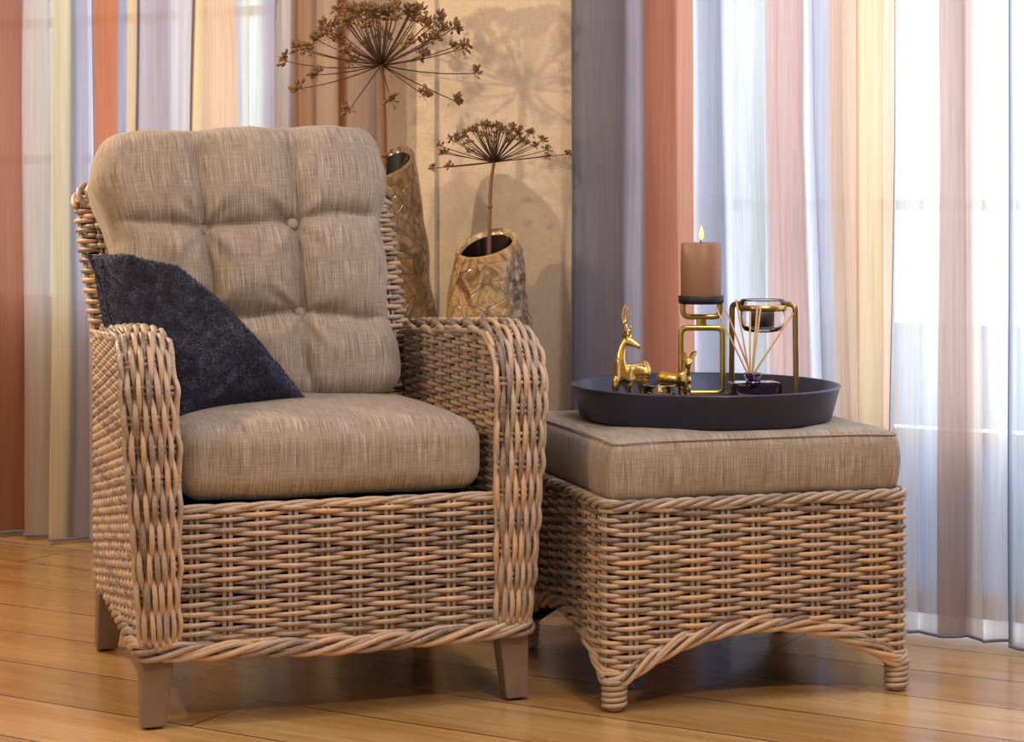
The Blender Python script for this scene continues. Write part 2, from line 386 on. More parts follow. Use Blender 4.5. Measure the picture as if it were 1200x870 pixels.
curtain('curtain', [(-60, 3, (170, 160, 190), .1, 0), (3, 25, (192, 118, 82), .05, 0), (25, 42, (214, 186, 170), .1, 0), (42, 58, (200, 190, 178), .12, 0),
    (58, 82, (232, 222, 182), .2, 0), (82, 84, (120, 124, 140), .0, 0), (84, 100, (190, 190, 216), .15, 0), (100, 113, (222, 228, 244), .25, 0), (113, 117, (120, 126, 150), 0, 0),
    (117, 136, (204, 112, 66), .05, 0), (136, 147, (156, 160, 184), .1, 0), (147, 159, (240, 196, 140), .15, 0), (159, 164, (92, 92, 106), 0, 0), (164, 196, (186, 172, 184), .1, 0),
    (196, 218, (224, 226, 238), .25, 0), (218, 223, (130, 82, 62), 0, 0), (223, 240, (250, 226, 160), .25, 0), (240, 274, (232, 188, 146), .1, 0), (274, 281, (200, 200, 214), .1, 0),
    (281, 312, (230, 246, 240), .4, 0), (312, 322, (200, 192, 216), .1, 0)], 4.83,
    'full length multicolour striped voile curtain at far left behind the armchair', seed=1, period=.13, amp=.036)
curtain('curtain', [(321, 324, (70, 76, 92), 0, 0), (324, 340, (216, 212, 212), .05, 0), (340, 350, (172, 128, 112), .02, 0), (350, 370, (206, 168, 138), .02, 0), (370, 395, (224, 206, 190), .02, 0),
    (395, 408, (150, 92, 66), .0, 0), (408, 430, (214, 190, 176), .02, 0), (430, 458, (196, 174, 160), .02, 0)], 4.85,
    'beige and brown striped curtain panel behind the tall dried umbel', seed=3, period=.07, amp=.012)
curtain('curtain', [(668, 673, (124, 134, 158), .0, 0), (673, 704, (158, 161, 182), .0, 0), (704, 735, (168, 163, 178), .0, 2), (735, 762, (160, 148, 154), .0, 2), (762, 788, (190, 110, 76), .0, 3), (788, 792, (160, 90, 66), .0, 3), (792, 818, (204, 134, 102), .0, 4),
    (818, 822, (236, 226, 230), .0, 5), (822, 848, (172, 178, 198), .05, 5), (848, 880, (224, 234, 242), .12, 6), (880, 896, (200, 212, 210), .08, 10), (896, 936, (212, 172, 160), .03, 16), (936, 943, W_, .1, 18),
    (943, 972, (198, 208, 230), .12, 22), (972, 1003, (226, 190, 156), .06, 10), (1003, 1012, (220, 150, 106), .03, 4), (1012, 1031, (250, 226, 172), .15, 0), (1031, 1049, (238, 196, 156), .1, -6)], 4.86,
    'blue, terracotta, pink and peach striped voile curtain directly behind the tray', seed=5, period=.125, amp=.033)
curtain('curtain', [(1046, 1050, (170, 190, 214), .1, -8), (1050, 1100, (234, 242, 250), .42, -4), (1100, 1139, (196, 164, 148), .06, 0), (1139, 1150, (246, 232, 214), .3, 0), (1150, 1181, (246, 246, 246), .45, 0)], 4.83,
    'sheer white curtain panel with one dusty pink stripe, right of the footstool', seed=8, period=.12, amp=.022)
curtain('curtain', [(1179, 1184, (136, 156, 184), .05, 0), (1184, 1290, (222, 234, 244), .35, 0)], 4.79,
    'pale blue sheer curtain at the right edge with a slate hem', seed=11, period=.09, amp=.020)

# ------------------------------------------------------------------ weaving
def tone_along(n, base):
    k = np.cumsum(rng.normal(0, .05, n)); k -= k.mean()
    t = base + k * .45
    cut = rng.integers(0, n, max(1, n // 40))
    for c_ in cut: t[c_:] += rng.normal(0, .12)
    return np.clip(t, 0.05, .95)
def weave(mb, S, v_list, u_span, stakes, r=.0044, amp=.0060, sr=.0046, pair=.0054, v_span=None, step=6, stake_ext=0):
    stakes = np.asarray(stakes, float); sp = np.diff(stakes).mean()
    for k, v in enumerate(v_list):
        ua, ub = u_span(v)
        if ub - ua < .02: continue
        n = max(4, int((ub - ua) / sp * step)); u = np.linspace(ua, ub, n)
        idx = np.interp(u, stakes, np.arange(len(stakes)))
        lo = u < stakes[0]; idx[lo] = (u[lo] - stakes[0]) / sp; hi = u > stakes[-1]; idx[hi] = len(stakes) - 1 + (u[hi] - stakes[-1]) / sp
        c = np.cos(PI * (idx + k)); off = amp * np.sign(c) * np.abs(c) ** .95
        vj = v + .0009 * np.sin(u * 37 + k * 2.1) + rng.normal(0, .0005)
        P, N = S(u, np.full(n, 1.0) * vj)
        rr = r * (1 + .10 * c) * (1 + rng.normal(0, .06)) 
        mb.tube(P + N * off[:, None], rr, 6, N=N, tone=tone_along(n, rng.uniform(.15, .85)))
    for su in stakes:
        v0, v1 = v_span(su) if v_span else (v_list[0], v_list[-1])
        if v1 - v0 < .01: continue
        n = max(3, int((v1 - v0) / .03))
        v = np.linspace(v0 - stake_ext, v1 + stake_ext, n)
        for d in (-pair, pair):
            P, N = S(np.full(n, su + d), v)
            mb.tube(P, sr, 6, N=N, tone=tone_along(n, rng.uniform(.2, .7)))
def rope(mb, path, N, strands=4, A=.009, B=.006, r=.0055, pitch=.16, tones=None):
    P = np.asarray(path); L = np.concatenate([[0], np.cumsum(np.linalg.norm(np.diff(P, axis=0), axis=1))])
    n = max(8, int(L[-1] / .008)); s = np.linspace(0, L[-1], n)
    P = np.stack([np.interp(s, L, P[:, i]) for i in range(3)], 1)
    if np.ndim(N) == 2: N = np.stack([np.interp(s, L, N[:, i]) for i in range(3)], 1)
    else: N = np.broadcast_to(N, P.shape)
    T = np.gradient(P, axis=0); T /= np.linalg.norm(T, axis=1)[:, None] + 1e-9
    Bn = np.cross(T, N); Bn /= np.linalg.norm(Bn, axis=1)[:, None] + 1e-9
    for k in range(strands):
        a = 2 * PI * s / pitch + 2 * PI * k / strands
        mb.tube(P + Bn * (A * np.cos(a))[:, None] + N * (B * np.sin(a))[:, None], r, 6, tone=tone_along(n, rng.uniform(.2, .8)))
def rounded_loop(hx, hy, rad, n_arc=8):
    """closed horizontal loop, returns function u -> point, normal and its length; u=0 at front left corner start of the front side"""
    pts = []; nr = []
    cs = [(hx - rad, -hy + rad, -PI / 2), (hx - rad, hy - rad, 0), (-hx + rad, hy - rad, PI / 2), (-hx + rad, -hy + rad, PI)]
    pts.append((-hx + rad, -hy)); nr.append((0, -1))
    for cx, cy, a0 in cs:
        for i in range(n_arc + 1):
            a = a0 + PI / 2 * i / n_arc; pts.append((cx + rad * math.cos(a), cy + rad * math.sin(a))); nr.append((math.cos(a), math.sin(a)))
    P = np.array(pts); Nn = np.array(nr)
    L = np.concatenate([[0], np.cumsum(np.linalg.norm(np.diff(P, axis=0), axis=1))])
    def f(u):
        u = np.mod(u, L[-1])
        p = np.stack([np.interp(u, L, P[:, i]) for i in range(2)], -1); m = np.stack([np.interp(u, L, Nn[:, i]) for i in range(2)], -1)
        return p, m / np.linalg.norm(m, axis=-1)[..., None]
    return f, L[-1]

# ------------------------------------------------------------------ soft goods
def cushion_mesh(hx, hy, hz, rad, n, disp, name, mat, parent=None, nz=None):
    """rounded box, disp(P, Nrm) moves the points; uv in metres per face"""
    m = MB(); uvs = []
    H3 = A3(hx, hy, hz)
    def face(ax, sg):
        a, b_ = [(1, 2), (0, 2), (0, 1)][ax]
        def lin(h):                      # denser near the edges
            k = max(6, int(n * h / max(H3))); t = np.linspace(-1, 1, k * 2 + 1); return h * (t * .75 + .25 * np.sin(t * PI / 2))
        A, B = np.meshgrid(lin(H3[a]), lin(H3[b_]), indexing='ij')
        P = np.zeros(A.shape + (3,)); P[..., a] = A; P[..., b_] = B; P[..., ax] = sg * H3[ax]
        uv = np.stack([A, B], -1) if ax != 0 else np.stack([A + 5, B], -1)
        if ax == 1 and sg < 0: uv[..., 1] -= H3[2] + H3[1]
        inner = np.clip(P, -(H3 - rad), H3 - rad); d = P - inner
        N = d / (np.linalg.norm(d, axis=-1)[..., None] + 1e-9); Q = inner + rad * N
        Q = disp(Q, N)
        flip = (sg > 0) == (ax == 1)
        if flip: Q = Q[::-1]; uv = uv[::-1]
        m.grid(Q); uvs.append(uv.reshape(-1, 2))
    for ax in range(3):
        for sg in (-1, 1): face(ax, sg)
    o = m.build(name, mat, parent, uvs=np.vstack(uvs))
    bm = bmesh.new(); bm.from_mesh(o.data); bmesh.ops.remove_doubles(bm, verts=bm.verts, dist=.0002)
    bmesh.ops.recalc_face_normals(bm, faces=bm.faces); bm.to_mesh(o.data); bm.free()
    return o
def nz3(P, s, seed=0):
    sh_ = P.shape[:-1]; Q = P.reshape(-1, 3) * s + seed
    return np.array([noise.noise(Vector(q)) for q in Q]).reshape(sh_)

# ------------------------------------------------------------------ ARMCHAIR
TH = math.radians(18.3); CO = A3(-.3205, 3.711, 0)
chair = thing('wicker_armchair', tuple(CO), TH, 'large washed rattan armchair with rounded arms on the left', 'armchair')
def lerp(a, b_, t): return a + (b_ - a) * t
Z0, ZC = .15, .693
def xo(z, y=0):
    z = np.asarray(z, float); f = np.interp(z, [.13, .3, .48, .6, .7], [.357, .371, .384, .392, .392])
    return lerp(f, .362, np.clip(np.asarray(y) / .62, 0, 1))
def xi(z, y=0):
    return lerp(np.interp(z, [.13, .5, .7], [.297, .298, .306]), .292, np.clip(np.asarray(y) / .62, 0, 1))
R_ = .125
# arm profile from the floor line up the front, over the top and back
prof = [(-.036, Z0)] + [(-.036 - .006 * math.sin(PI * k / 8), lerp(Z0, ZC - R_, k / 8)) for k in range(1, 8)] + [(-.036, ZC - R_)]
prof += [(-.036 + R_ - R_ * math.cos(a), ZC - R_ + R_ * math.sin(a)) for a in np.linspace(0, PI / 2, 9)[1:]]
prof += [(lerp(R_ - .036, .62, k / 6), ZC - .028 * (k / 6)) for k in range(1, 7)]
prof = np.array(prof); PL = np.concatenate([[0], np.cumsum(np.linalg.norm(np.diff(prof, axis=0), axis=1))])
dpr = np.gradient(prof, axis=0); dpr /= np.linalg.norm(dpr, axis=1)[:, None]; npr = np.stack([-dpr[:, 1], dpr[:, 0]], 1)
def y_front(z):
    return np.interp(z, prof[:17, 1], prof[:17, 0])
def z_top(y):
    return np.interp(y, prof[9:, 0], prof[9:, 1])
def arm(sg, label):
    root = bpy.data.objects.new('arm', None); col.objects.link(root); root.parent = chair; root['label'] = label
    # strip of lengthwise canes over the front and the top
    mb = MB(); sW = .10
    def S(u, v):             # u along profile, v across, -0.5..0.5 of width in metres /sW
        y = np.interp(u, PL, prof[:, 0]); z = np.interp(u, PL, prof[:, 1])
        ny = np.interp(u, PL, npr[:, 0]); nzz = np.interp(u, PL, npr[:, 1])
        f = np.clip(v / sW + .5, -.1, 1.1)
        x = lerp(xi(z, y), xo(z, y), f)
        e = 2 * f - 1; bul = .013 * (1 - np.abs(e) ** 3)
        nx = np.sign(e) * np.abs(e) ** 3 * .9
        N = np.stack([sg * nx, ny, nzz], -1); N /= np.linalg.norm(N, axis=-1)[..., None]
        P = np.stack([sg * x, y + ny * (bul - .004), z + nzz * (bul - .004)], -1)
        return P, N
    nv = 12; vs = np.linspace(-sW / 2, sW / 2, nv)
    st = np.arange(.035, PL[-1], .052)
    # stakes here run across: the same routine with the roles kept (u along strip)
    weave(mb, S, vs, lambda v: (0, PL[-1]), st, r=.0050, amp=.0064, sr=.0044, v_span=lambda u: (-sW / 2, sW / 2), step=7, stake_ext=.003)
    for v_ in (-sW / 2 - .003, sW / 2 + .003):
        u_ = np.linspace(0, PL[-1], 110)
        P_, N_ = S(u_, v_ + .0012 * np.sin(u_ * 20)); mb.tube(P_ + N_ * (.002 * np.sin(u_ * 60))[:, None], .0056, 6, N=N_, tone=tone_along(110, .6))
    mb.build('arm_strip', M['wicker'], root)
    zs = np.arange(Z0 - .01, ZC - .006, .0086)
    for nm, xf, s2 in (('outer_side', xo, 1), ('inner_side', xi, -1)):
        mb = MB()
        z_lo = Z0 - .01 if nm == 'outer_side' else .36
        def S2(u, v, xf=xf, s2=s2):
            x = xf(v, u)
            N = np.zeros((len(u), 3)); N[:, 0] = sg * s2
            x = x + s2 * (-.002) 
            return np.stack([sg * x, u, v], -1), N
        y1 = .66 if nm == 'outer_side' else .60
        def span(v):
            a = float(y_front(v)) + .008
            b_ = y1
            if v > ZC - .028: b_ = min(y1, float(np.interp(-v, -prof[16:, 1], prof[16:, 0])))
            return a, b_
        sta = np.arange(.015, y1, .055)
        weave(mb, S2, [z for z in zs if z > z_lo], span, sta, r=.0045, amp=.0058, v_span=lambda u: (z_lo, float(z_top(u)) - .004 if u > R_ - .036 else float(np.interp(u, prof[8:17, 0], prof[8:17, 1])) - .004))
        mb.build(nm, M['wicker'], root)
    # dark core so that the weave does not show daylight
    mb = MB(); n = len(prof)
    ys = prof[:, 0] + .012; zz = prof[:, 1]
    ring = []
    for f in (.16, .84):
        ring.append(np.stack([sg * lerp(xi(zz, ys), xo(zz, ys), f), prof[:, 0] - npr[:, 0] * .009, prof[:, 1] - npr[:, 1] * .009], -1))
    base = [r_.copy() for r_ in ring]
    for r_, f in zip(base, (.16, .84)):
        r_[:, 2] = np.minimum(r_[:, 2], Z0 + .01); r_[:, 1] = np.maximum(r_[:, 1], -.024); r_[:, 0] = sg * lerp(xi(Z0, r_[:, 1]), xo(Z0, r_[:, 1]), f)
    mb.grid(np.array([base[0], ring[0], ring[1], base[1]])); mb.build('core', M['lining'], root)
    return root
arm(-1, 'left arm with cane front strip rising over the top'); arm(1, 'right arm with cane front strip rising over the top')
# front rail
mb = MB()
def SF(u, v):
    N = np.zeros((len(u), 3)); N[:, 1] = -1
    return np.stack([u, np.full(len(u), -.030) + 0 * v, v], -1), N
weave(mb, SF, np.arange(.148, .385, .0087), lambda v: (-.298, .298), np.arange(-.268, .28, .0596), v_span=lambda u: (.14, .384))
rope(mb, [A3(-.298, -.028, .388), A3(.298, -.028, .388)], A3(0, -1, 0), 3, .004, .006, .0048, .19)
mb.build('front_rail', M['wicker'], chair)
mb = MB(); mb.box((-.30, -.018, .16), (.30, -.010, .375)); mb.box((-.30, -.01, .355), (.30, .60, .372)); mb.build('seat_backing', M['lining'], chair, False)  # dark backing added behind the rail weave to stop light leaking through
# lower braid all round
mb = MB()
pth = round_path([A3(-.348, .66, .146), A3(-.366, -.040, .138), A3(0, -.040, .128), A3(.366, -.040, .138), A3(.348, .66, .146)], .03)
T_ = np.gradient(pth, axis=0); Nn_ = np.cross(T_, A3(0, 0, 1)); Nn_ /= np.linalg.norm(Nn_, axis=1)[:, None]
rope(mb, pth, Nn_, 4, .0115, .008, .0058, .23); rope(mb, pth + A3(0, 0, .006), Nn_, 2, .009, .006, .0055, .19)
mb.build('lower_braid', M['wicker'], chair)
# back frame: closed slab loops stacked along a raked line
mb = MB(); bt = .030

def ctr(z): return np.interp(z, [.13, .55, .985], [.632, .645, .790])
def hw(z): return np.interp(z, [.13, .66, .9, .96], [.338, .336, .342, .332])
lf, LL = rounded_loop(.345, bt, bt * .96, 6)
def SB(u, v):
    p, m_ = lf(u)
    tilt = np.where(v > .55, .27, 0.0)
    P = np.stack([p[:, 0] * hw(v) / .345 - .024 * np.clip((v - .45) / .2, 0, 1) - .022 * np.clip((v - .66) / .3, 0, 1), ctr(v) + p[:, 1], v + 0 * u], -1)
    N = np.stack([m_[:, 0], m_[:, 1], 0 * u], -1)
    return P, N
ns = 26; sts = np.arange(ns) * LL / ns + .012
def zback(v): return (0, LL)
vs = list(np.arange(.15, .948, .0105))
weave(mb, SB, vs, zback, sts, r=.0056, amp=.0062, v_span=lambda u: (.14, .948), step=8, sr=.0042)
# wrapped top edge
u = np.linspace(0, LL, 120); P, N = SB(u, np.full(120, .972)); P[:, 2] += 0; 
top = smooth_path([A3(-.372, .770, .925), A3(-.362, .774, .952), A3(-.28, .780, .964), A3(0, .784, .968), A3(.20, .780, .964), A3(.270, .774, .952), A3(.286, .770, .925)], 12)
rope(mb, top, A3(0, -1, 0), 5, .022, .026, .0065, .10)
mb.build('backrest', M['wicker'], chair)
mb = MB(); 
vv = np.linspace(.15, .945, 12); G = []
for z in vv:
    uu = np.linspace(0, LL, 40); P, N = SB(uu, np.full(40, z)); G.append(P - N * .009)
mb.grid(np.array(G)); mb.build('backrest_core', M['lining'], chair)  # opaque dark sheet added inside to keep the weave gaps dark
# legs
for sx, y, dy in ((-1, 0, 0), (1, 0, 0), (-1, .60, .02), (1, .60, .02)):
    mb = MB(); ox = sx * .361; w0, w1 = .058, .043; d0, d1 = .055, .042
    yb = y - .030 if y == 0 else y + .055
    sd = 1 if y == 0 else -1
    V = []
    for z, w_, d_, e in ((.128, w0, d0, 0), (.004, w1, d1, dy)):
        for (p, q) in ((0, 0), (1, 0), (1, 1), (0, 1)): V.append((ox - sx * w_ * p, yb + e + sd * d_ * q, z))
    V = np.array(V); Q = [(0, 1, 2, 3), (4, 7, 6, 5), (0, 4, 5, 1), (1, 5, 6, 2), (2, 6, 7, 3), (3, 7, 4, 0)]
    mb.add(V, Q); lo_ = mb.build('leg', M['leg'], chair, False, bevel=.004)
    bm = bmesh.new(); bm.from_mesh(lo_.data); bmesh.ops.recalc_face_normals(bm, faces=bm.faces); bm.to_mesh(lo_.data); bm.free()
    g = MB(); g.lathe([(0, 0), (.012, 0), (.012, .005), (0, .005)], 16); go = g.build('glide', M['black'], lo_); go.location = (ox - sx * .02, yb + dy + sd * .02, 0)

# seat cushion
sc = thing('seat_cushion', tuple(CO) [:2] + (.395,), TH, 'thick taupe linen seat cushion in the rattan armchair', 'cushion')
def dseat(P, N):
    x, y, z = P[..., 0] / .284, P[..., 1] / .29, P[..., 2] / .07
    cr = np.clip(1 - np.abs(x) ** 2.6, 0, 1) * np.clip(1 - np.abs(y) ** 2.6, 0, 1)
    up = np.clip(z, 0, 1)
    P = P.copy(); P[..., 2] += .017 * cr * up - .008 * (1 - np.clip(1 - np.abs(x) ** 6, 0, 1)) * up
    P[..., 1] -= .014 * np.clip(1 - x * x, 0, 1) * np.clip(-y, 0, 1) ** 4 * (1 - .4 * z * z)
    P += N * (nz3(P, 9, 3) * .003)[..., None]
    return P
o = cushion_mesh(.284, .29, .069, .042, 60, dseat, 'cushion_body', M['linen'], sc); o.location = (-.007, .268, .070)
mb = MB(); 
def piping(hx, hy, z, disp, o, rad=.030, r=.0028, off=.0):
    f, L = rounded_loop(hx, hy, rad, 8); u = np.linspace(0, L, 160); p, m_ = f(u)
    P = np.stack([p[:, 0], p[:, 1], np.full(len(u), z)], -1); N = np.stack([m_[:, 0], m_[:, 1], 0 * u], -1)
    P = disp(P, N)
    q = MB(); q.tube(P + N * off, r, 6, cap=False); x = q.build('piping', M['linen'], o); return x


# back cushion, tufted
bc = thing('back_cushion', tuple(CO)[:2] + (0,), TH, 'tall taupe linen back cushion with sewn buttons leaning on the armchair back', 'cushion')
hxB, hzB, hyB = .308, .297, .085
BX = [-.100, .090]; BZ = [.078, -.108]
def segd(x, z, a, b_):
    a = np.array(a); b_ = np.array(b_); d = b_ - a; t = np.clip(((x - a[0]) * d[0] + (z - a[1]) * d[1]) / (d @ d), 0, 1)
    return np.hypot(x - a[0] - t * d[0], z - a[1] - t * d[1])
def dback(P, N):
    x, z = P[..., 0], P[..., 2]; ax, az = np.clip(np.abs(x) / hxB, 0, 1), np.clip(np.abs(z) / hzB, 0, 1)
    fr = np.clip(-P[..., 1] / hyB, 0, 1)
    edge = (1 - ax ** 4) * (1 - az ** 4)
    puff = .050 * np.clip(1 - ax ** 3, 0, 1) ** .6 * np.clip(1 - az ** 3, 0, 1) ** .6
    dline = np.full(x.shape, 9.); wob = nz3(P, 7, 11) * .012
    for bx in BX:
        dline = np.minimum(dline, segd(x + wob, z, (bx, BZ[0]), (bx, BZ[1])))
        dline = np.minimum(dline, segd(x + wob, z, (bx, BZ[0]), (bx * 1.12, hzB)) + .006)
        dline = np.minimum(dline, segd(x + wob, z, (bx, BZ[1]), (bx * 1.1, -hzB)) + .006)
    for bz in BZ:
        dline = np.minimum(dline, segd(x, z + wob, (BX[0], bz), (BX[1], bz)))
        dline = np.minimum(dline, segd(x, z + wob, (BX[0], bz), (-hxB, bz * 1.25)) + .006)
        dline = np.minimum(dline, segd(x, z + wob, (BX[1], bz), (hxB, bz * 1.25)) + .006)
    fade = np.clip(edge * 1.6, .12, 1)
    cr = -.044 * np.exp(-dline / .020) * fade
    bd = np.full(x.shape, 9.); 
    for i, bx in enumerate(BX):
        for bz in BZ: bd = np.minimum(bd, np.hypot(x - bx, z - bz))
    cr = cr - .022 * np.exp(-(bd / .030) ** 1.4)
    wr = np.zeros_like(x)
    for bx in BX:
        for bz in BZ:
            a = np.arctan2(z - bz, x - bx); r_ = np.hypot(x - bx, z - bz)
            wr += .0034 * np.sin(a * 9 + bx * 50 + 2 * np.sin(a * 2 + bz * 40)) * np.exp(-((r_ - .055) / .035) ** 2)
    f = puff + cr + wr + nz3(P, 12, 5) * .004 + nz3(P * np.array([1.0, 1, .35]), 34, 8) * .0022
    P = P.copy(); P[..., 1] -= f * fr
    P[..., 1] += .030 * np.clip(1 - ax ** 3, 0, 1) * np.clip(1 - az ** 3, 0, 1) * (1 - fr)
    # soft outline: scalloped by the tucks, corners drawn in
    sc_ = 1 + .009 * (np.cos((x - BX[0]) / .19 * 2 * PI) * -1) * (az > .6) * np.clip((az - .6) / .4, 0, 1)
    P[..., 2] *= sc_ * (1 - .035 * ax ** 4)
    P[..., 0] *= (1 - .03 * az ** 4) * (1 + .016 * -np.cos((z - BZ[0]) / .185 * 2 * PI) * np.clip((ax - .6) / .4, 0, 1))
    P[..., 0] -= .020 * np.clip(x / hxB, 0, 1) ** 2 * np.clip((.20 - z) / .14, 0, 1) * np.clip((z + .28) / .14, 0, 1)
    P[..., 0] += .030 * np.clip(-x / hxB, 0, 1) ** 1.5 * np.clip((.20 - z) / .14, 0, 1)
    P += N * (nz3(P, 20, 2) * .003)[..., None]
    return P
tiltB = math.radians(13)
cb = cushion_mesh(hxB, hyB, hzB, .052, 66, dback, 'cushion_body', M['linen'], bc)
cb.location = (-.066, .545, .792); cb.rotation_euler = (-tiltB, math.radians(-2.2), 0)
for i, bx in enumerate(BX):
    for bz in BZ:
        q = np.array([[bx, -hyB, bz]]); qq = dback(q, np.array([[0., -1, 0]]))[0]
        mb = MB(); mb.lathe([(0, .007), (.006, .0066), (.0105, .0045), (.0125, .0), (.0115, -.004), (0, -.005)], 24, Matrix.Rotation(PI / 2, 4, 'X'))
        V = np.vstack(mb.v); bo = mb.build('button', M['linen'], cb, uvs=V[:, [0, 2]]); bo.location = (qq[0], qq[1] - .007, qq[2])
f_, L_ = rounded_loop(hxB - .010, hzB - .010, .055, 8)
u = np.linspace(0, L_, 260); p, m_ = f_(u); P = np.stack([p[:, 0], np.full(260, -.055), p[:, 1]], -1); N = np.stack([m_[:, 0], 0 * u, m_[:, 1]], -1)
P = dback(P, N); mb = MB(); mb.tube(P + N * .001, .0028, 6, cap=False); pi_ = mb.build('piping', M['linen'], cb)

# dark lumbar pillow: four corners in space, puffed between
def pillow(name, K, th, mat, label, n=56):
    K = [np.array(k) for k in K]; ctr_ = sum(K) / 4
    root = None; mb = MB(); n2 = n
    a, b_ = np.meshgrid(np.linspace(0, 1, n2), np.linspace(0, 1, n2), indexing='ij')
    base = ((1 - a) * (1 - b_))[..., None] * K[0] + (a * (1 - b_))[..., None] * K[1] + (a * b_)[..., None] * K[2] + ((1 - a) * b_)[..., None] * K[3]
    base = base + A3(.010, .0, .040) * ((4 * a * (1 - a)) ** .8 * (1 - b_))[..., None]
    nr = np.cross(K[2] - K[0], K[3] - K[1]); nr /= np.linalg.norm(nr)
    e = (np.clip(4 * a * (1 - a), 0, 1) ** .32) * np.minimum(np.clip(b_ / .30, 0, 1) ** .75, np.clip((1 - b_) / .70, 0, 1) ** .55)
    pin = 1 - .07 * (np.clip(4 * a * (1 - a), 0, 1) * (np.abs(2 * b_ - 1) ** 4) + np.clip(4 * b_ * (1 - b_), 0, 1) * (np.abs(2 * a - 1) ** 4))
    base = ctr_ + (base - ctr_) * pin[..., None]
    for sg in (1, -1):
        w_ = nz3(base, 9, 4 + sg) * .028 + nz3(base, 22, 9) * .008
        G = base + nr * (sg * (th * e * (1 + w_ / th * .9)))[..., None]
        mb.grid(G if sg > 0 else G[::-1])
    o = mb.build(name, mat); 
    bm = bmesh.new(); bm.from_mesh(o.data); bmesh.ops.remove_doubles(bm, verts=bm.verts, dist=.0004); bmesh.ops.recalc_face_normals(bm, faces=bm.faces)
    bm.to_mesh(o.data); bm.free(); tag(o, label, 'pillow'); 
    rim = np.concatenate([base[:, 0], base[-1, :], base[::-1, -1], base[0, ::-1]])
    h = MB(); h.tube(rim, .0035, 6, cap=False); h.build('seam', mat, o)
    me = o.data; me.calc_loop_triangles(); tri = np.array([t.vertices[:] for t in me.loop_triangles]); co_v = np.array([v.co[:] for v in me.vertices]); A_ = co_v[tri]
    cr = np.cross(A_[:, 1] - A_[:, 0], A_[:, 2] - A_[:, 0]); ar = np.linalg.norm(cr, axis=1); pk = rng.choice(len(tri), 26000, p=ar / ar.sum())
    w3 = rng.dirichlet((1, 1, 1), 26000); P0 = (A_[pk] * w3[..., None]).sum(1); Nf = cr[pk] / ar[pk][:, None]
    D = Nf * .9 + rng.normal(0, .55, Nf.shape) + A3(0, 0, -.25); D /= np.linalg.norm(D, axis=1)[:, None]
    sd = np.cross(D, rng.normal(0, 1, D.shape)); sd /= np.linalg.norm(sd, axis=1)[:, None]
    Lh = rng.uniform(.003, .0065, 26000)[:, None]
    Vh = np.stack([P0 - sd * .0011 - Nf * .001, P0 + sd * .0011 - Nf * .001, P0 + D * Lh], 1).reshape(-1, 3)
    h = MB(); h.add(Vh, None, np.arange(78000).reshape(-1, 3)); tag(h.build('chenille_pile', mat, o), kind='stuff')
    return o
KA = at(104, 300, 4.06); KB = at(364, 477, 3.98); KC = at(214, 487, 3.80); KD = at(136, 412, 3.96)
pillow('throw_pillow', [KA, KB, KC, KD], .135, M['chenille'], 'dark navy chenille pillow leaning on the left arm of the armchair')

# ------------------------------------------------------------------ FOOTSTOOL
TO = math.radians(16.4); OC = A3(.385, 4.058, 0)
ott = thing('wicker_footstool', tuple(OC), TO, 'square washed rattan footstool with arched lower edge beside the armchair', 'footstool')
hO = .300; hOy = .288
lo2_, LO = rounded_loop(hO, hOy, .028, 6)
lo2 = lambda u: lo2_(np.asarray(u) + LO * .5)
sideL = [0, 0, 0, 0]
def zbot(u):
    p, m_ = lo2(np.atleast_1d(u)); x, y = p[:, 0], p[:, 1]
    f = np.where(np.abs(m_[:, 1]) > .7, np.abs(x) / hO, np.abs(y) / hOy); f = np.where((np.abs(m_[:, 0]) > .3) & (np.abs(m_[:, 1]) > .3), 1, f)
    f = np.clip((f - .0) / .92, 0, 1)
    return .060 + .085 * (1 - f ** 2.2)
ZT = .372
mb = MB()
def SO(u, v):
    p, m_ = lo2(u)
    return np.stack([p[:, 0], p[:, 1], v + 0 * u], -1), np.stack([m_[:, 0], m_[:, 1], 0 * u], -1)
nst = 38; SRO = .0050; stO = np.arange(nst) * LO / nst + .018
uu = np.linspace(0, LO, 900); zb_ = zbot(uu)
rows = np.arange(.075, ZT, .0086)
for k, v in enumerate(rows):
    ok = zb_ + .006 < v
    # contiguous runs
    if ok.all(): runs = [(0, LO)]
    else:
        runs = []; s0 = None; shift = int(np.argmin(ok)); ok2 = np.roll(ok, -shift); U2 = uu[shift] + np.arange(900) * (LO / 899)
        for i, q in enumerate(ok2):
            if q and s0 is None: s0 = i
            if (not q or i == 899) and s0 is not None: runs.append((U2[s0], U2[i])); s0 = None
    for (a, b_) in runs:
        if b_ - a < .02: continue
        n = max(4, int((b_ - a) / (LO / nst) * 7)); u = np.linspace(a, b_, n)
        idx = (u - .018) / (LO / nst); c = np.cos(PI * (idx + k)); off = .0064 * np.sign(c) * np.abs(c) ** .95
        vj = v + .0010 * np.sin(u * 31 + k * 2.3)
        P, N = SO(u, vj); mb.tube(P + N * off[:, None], .0045 * (1 + .1 * c) * (1 + rng.normal(0, .06)), 6, N=N, tone=tone_along(n, rng.uniform(.2, .9)))
for su in stO:
    z0_ = float(zbot(su)[0])
    for d in (-.0056, .0056):
        v = np.linspace(z0_, ZT + .004, 8); P, N = SO(np.full(8, su + d), v); mb.tube(P, .0046, 6, N=N, tone=rng.uniform(.3, .7))
mb.build('woven_body', M['wicker'], ott)
mb = MB(); u = np.linspace(0, LO, 400); P, N = SO(u, np.full(400, ZT + .006)); P[:, 2] += 0; rope(mb, P, N, 4, .0065, .008, .0050, .145); mb.build('top_border', M['wicker'], ott)
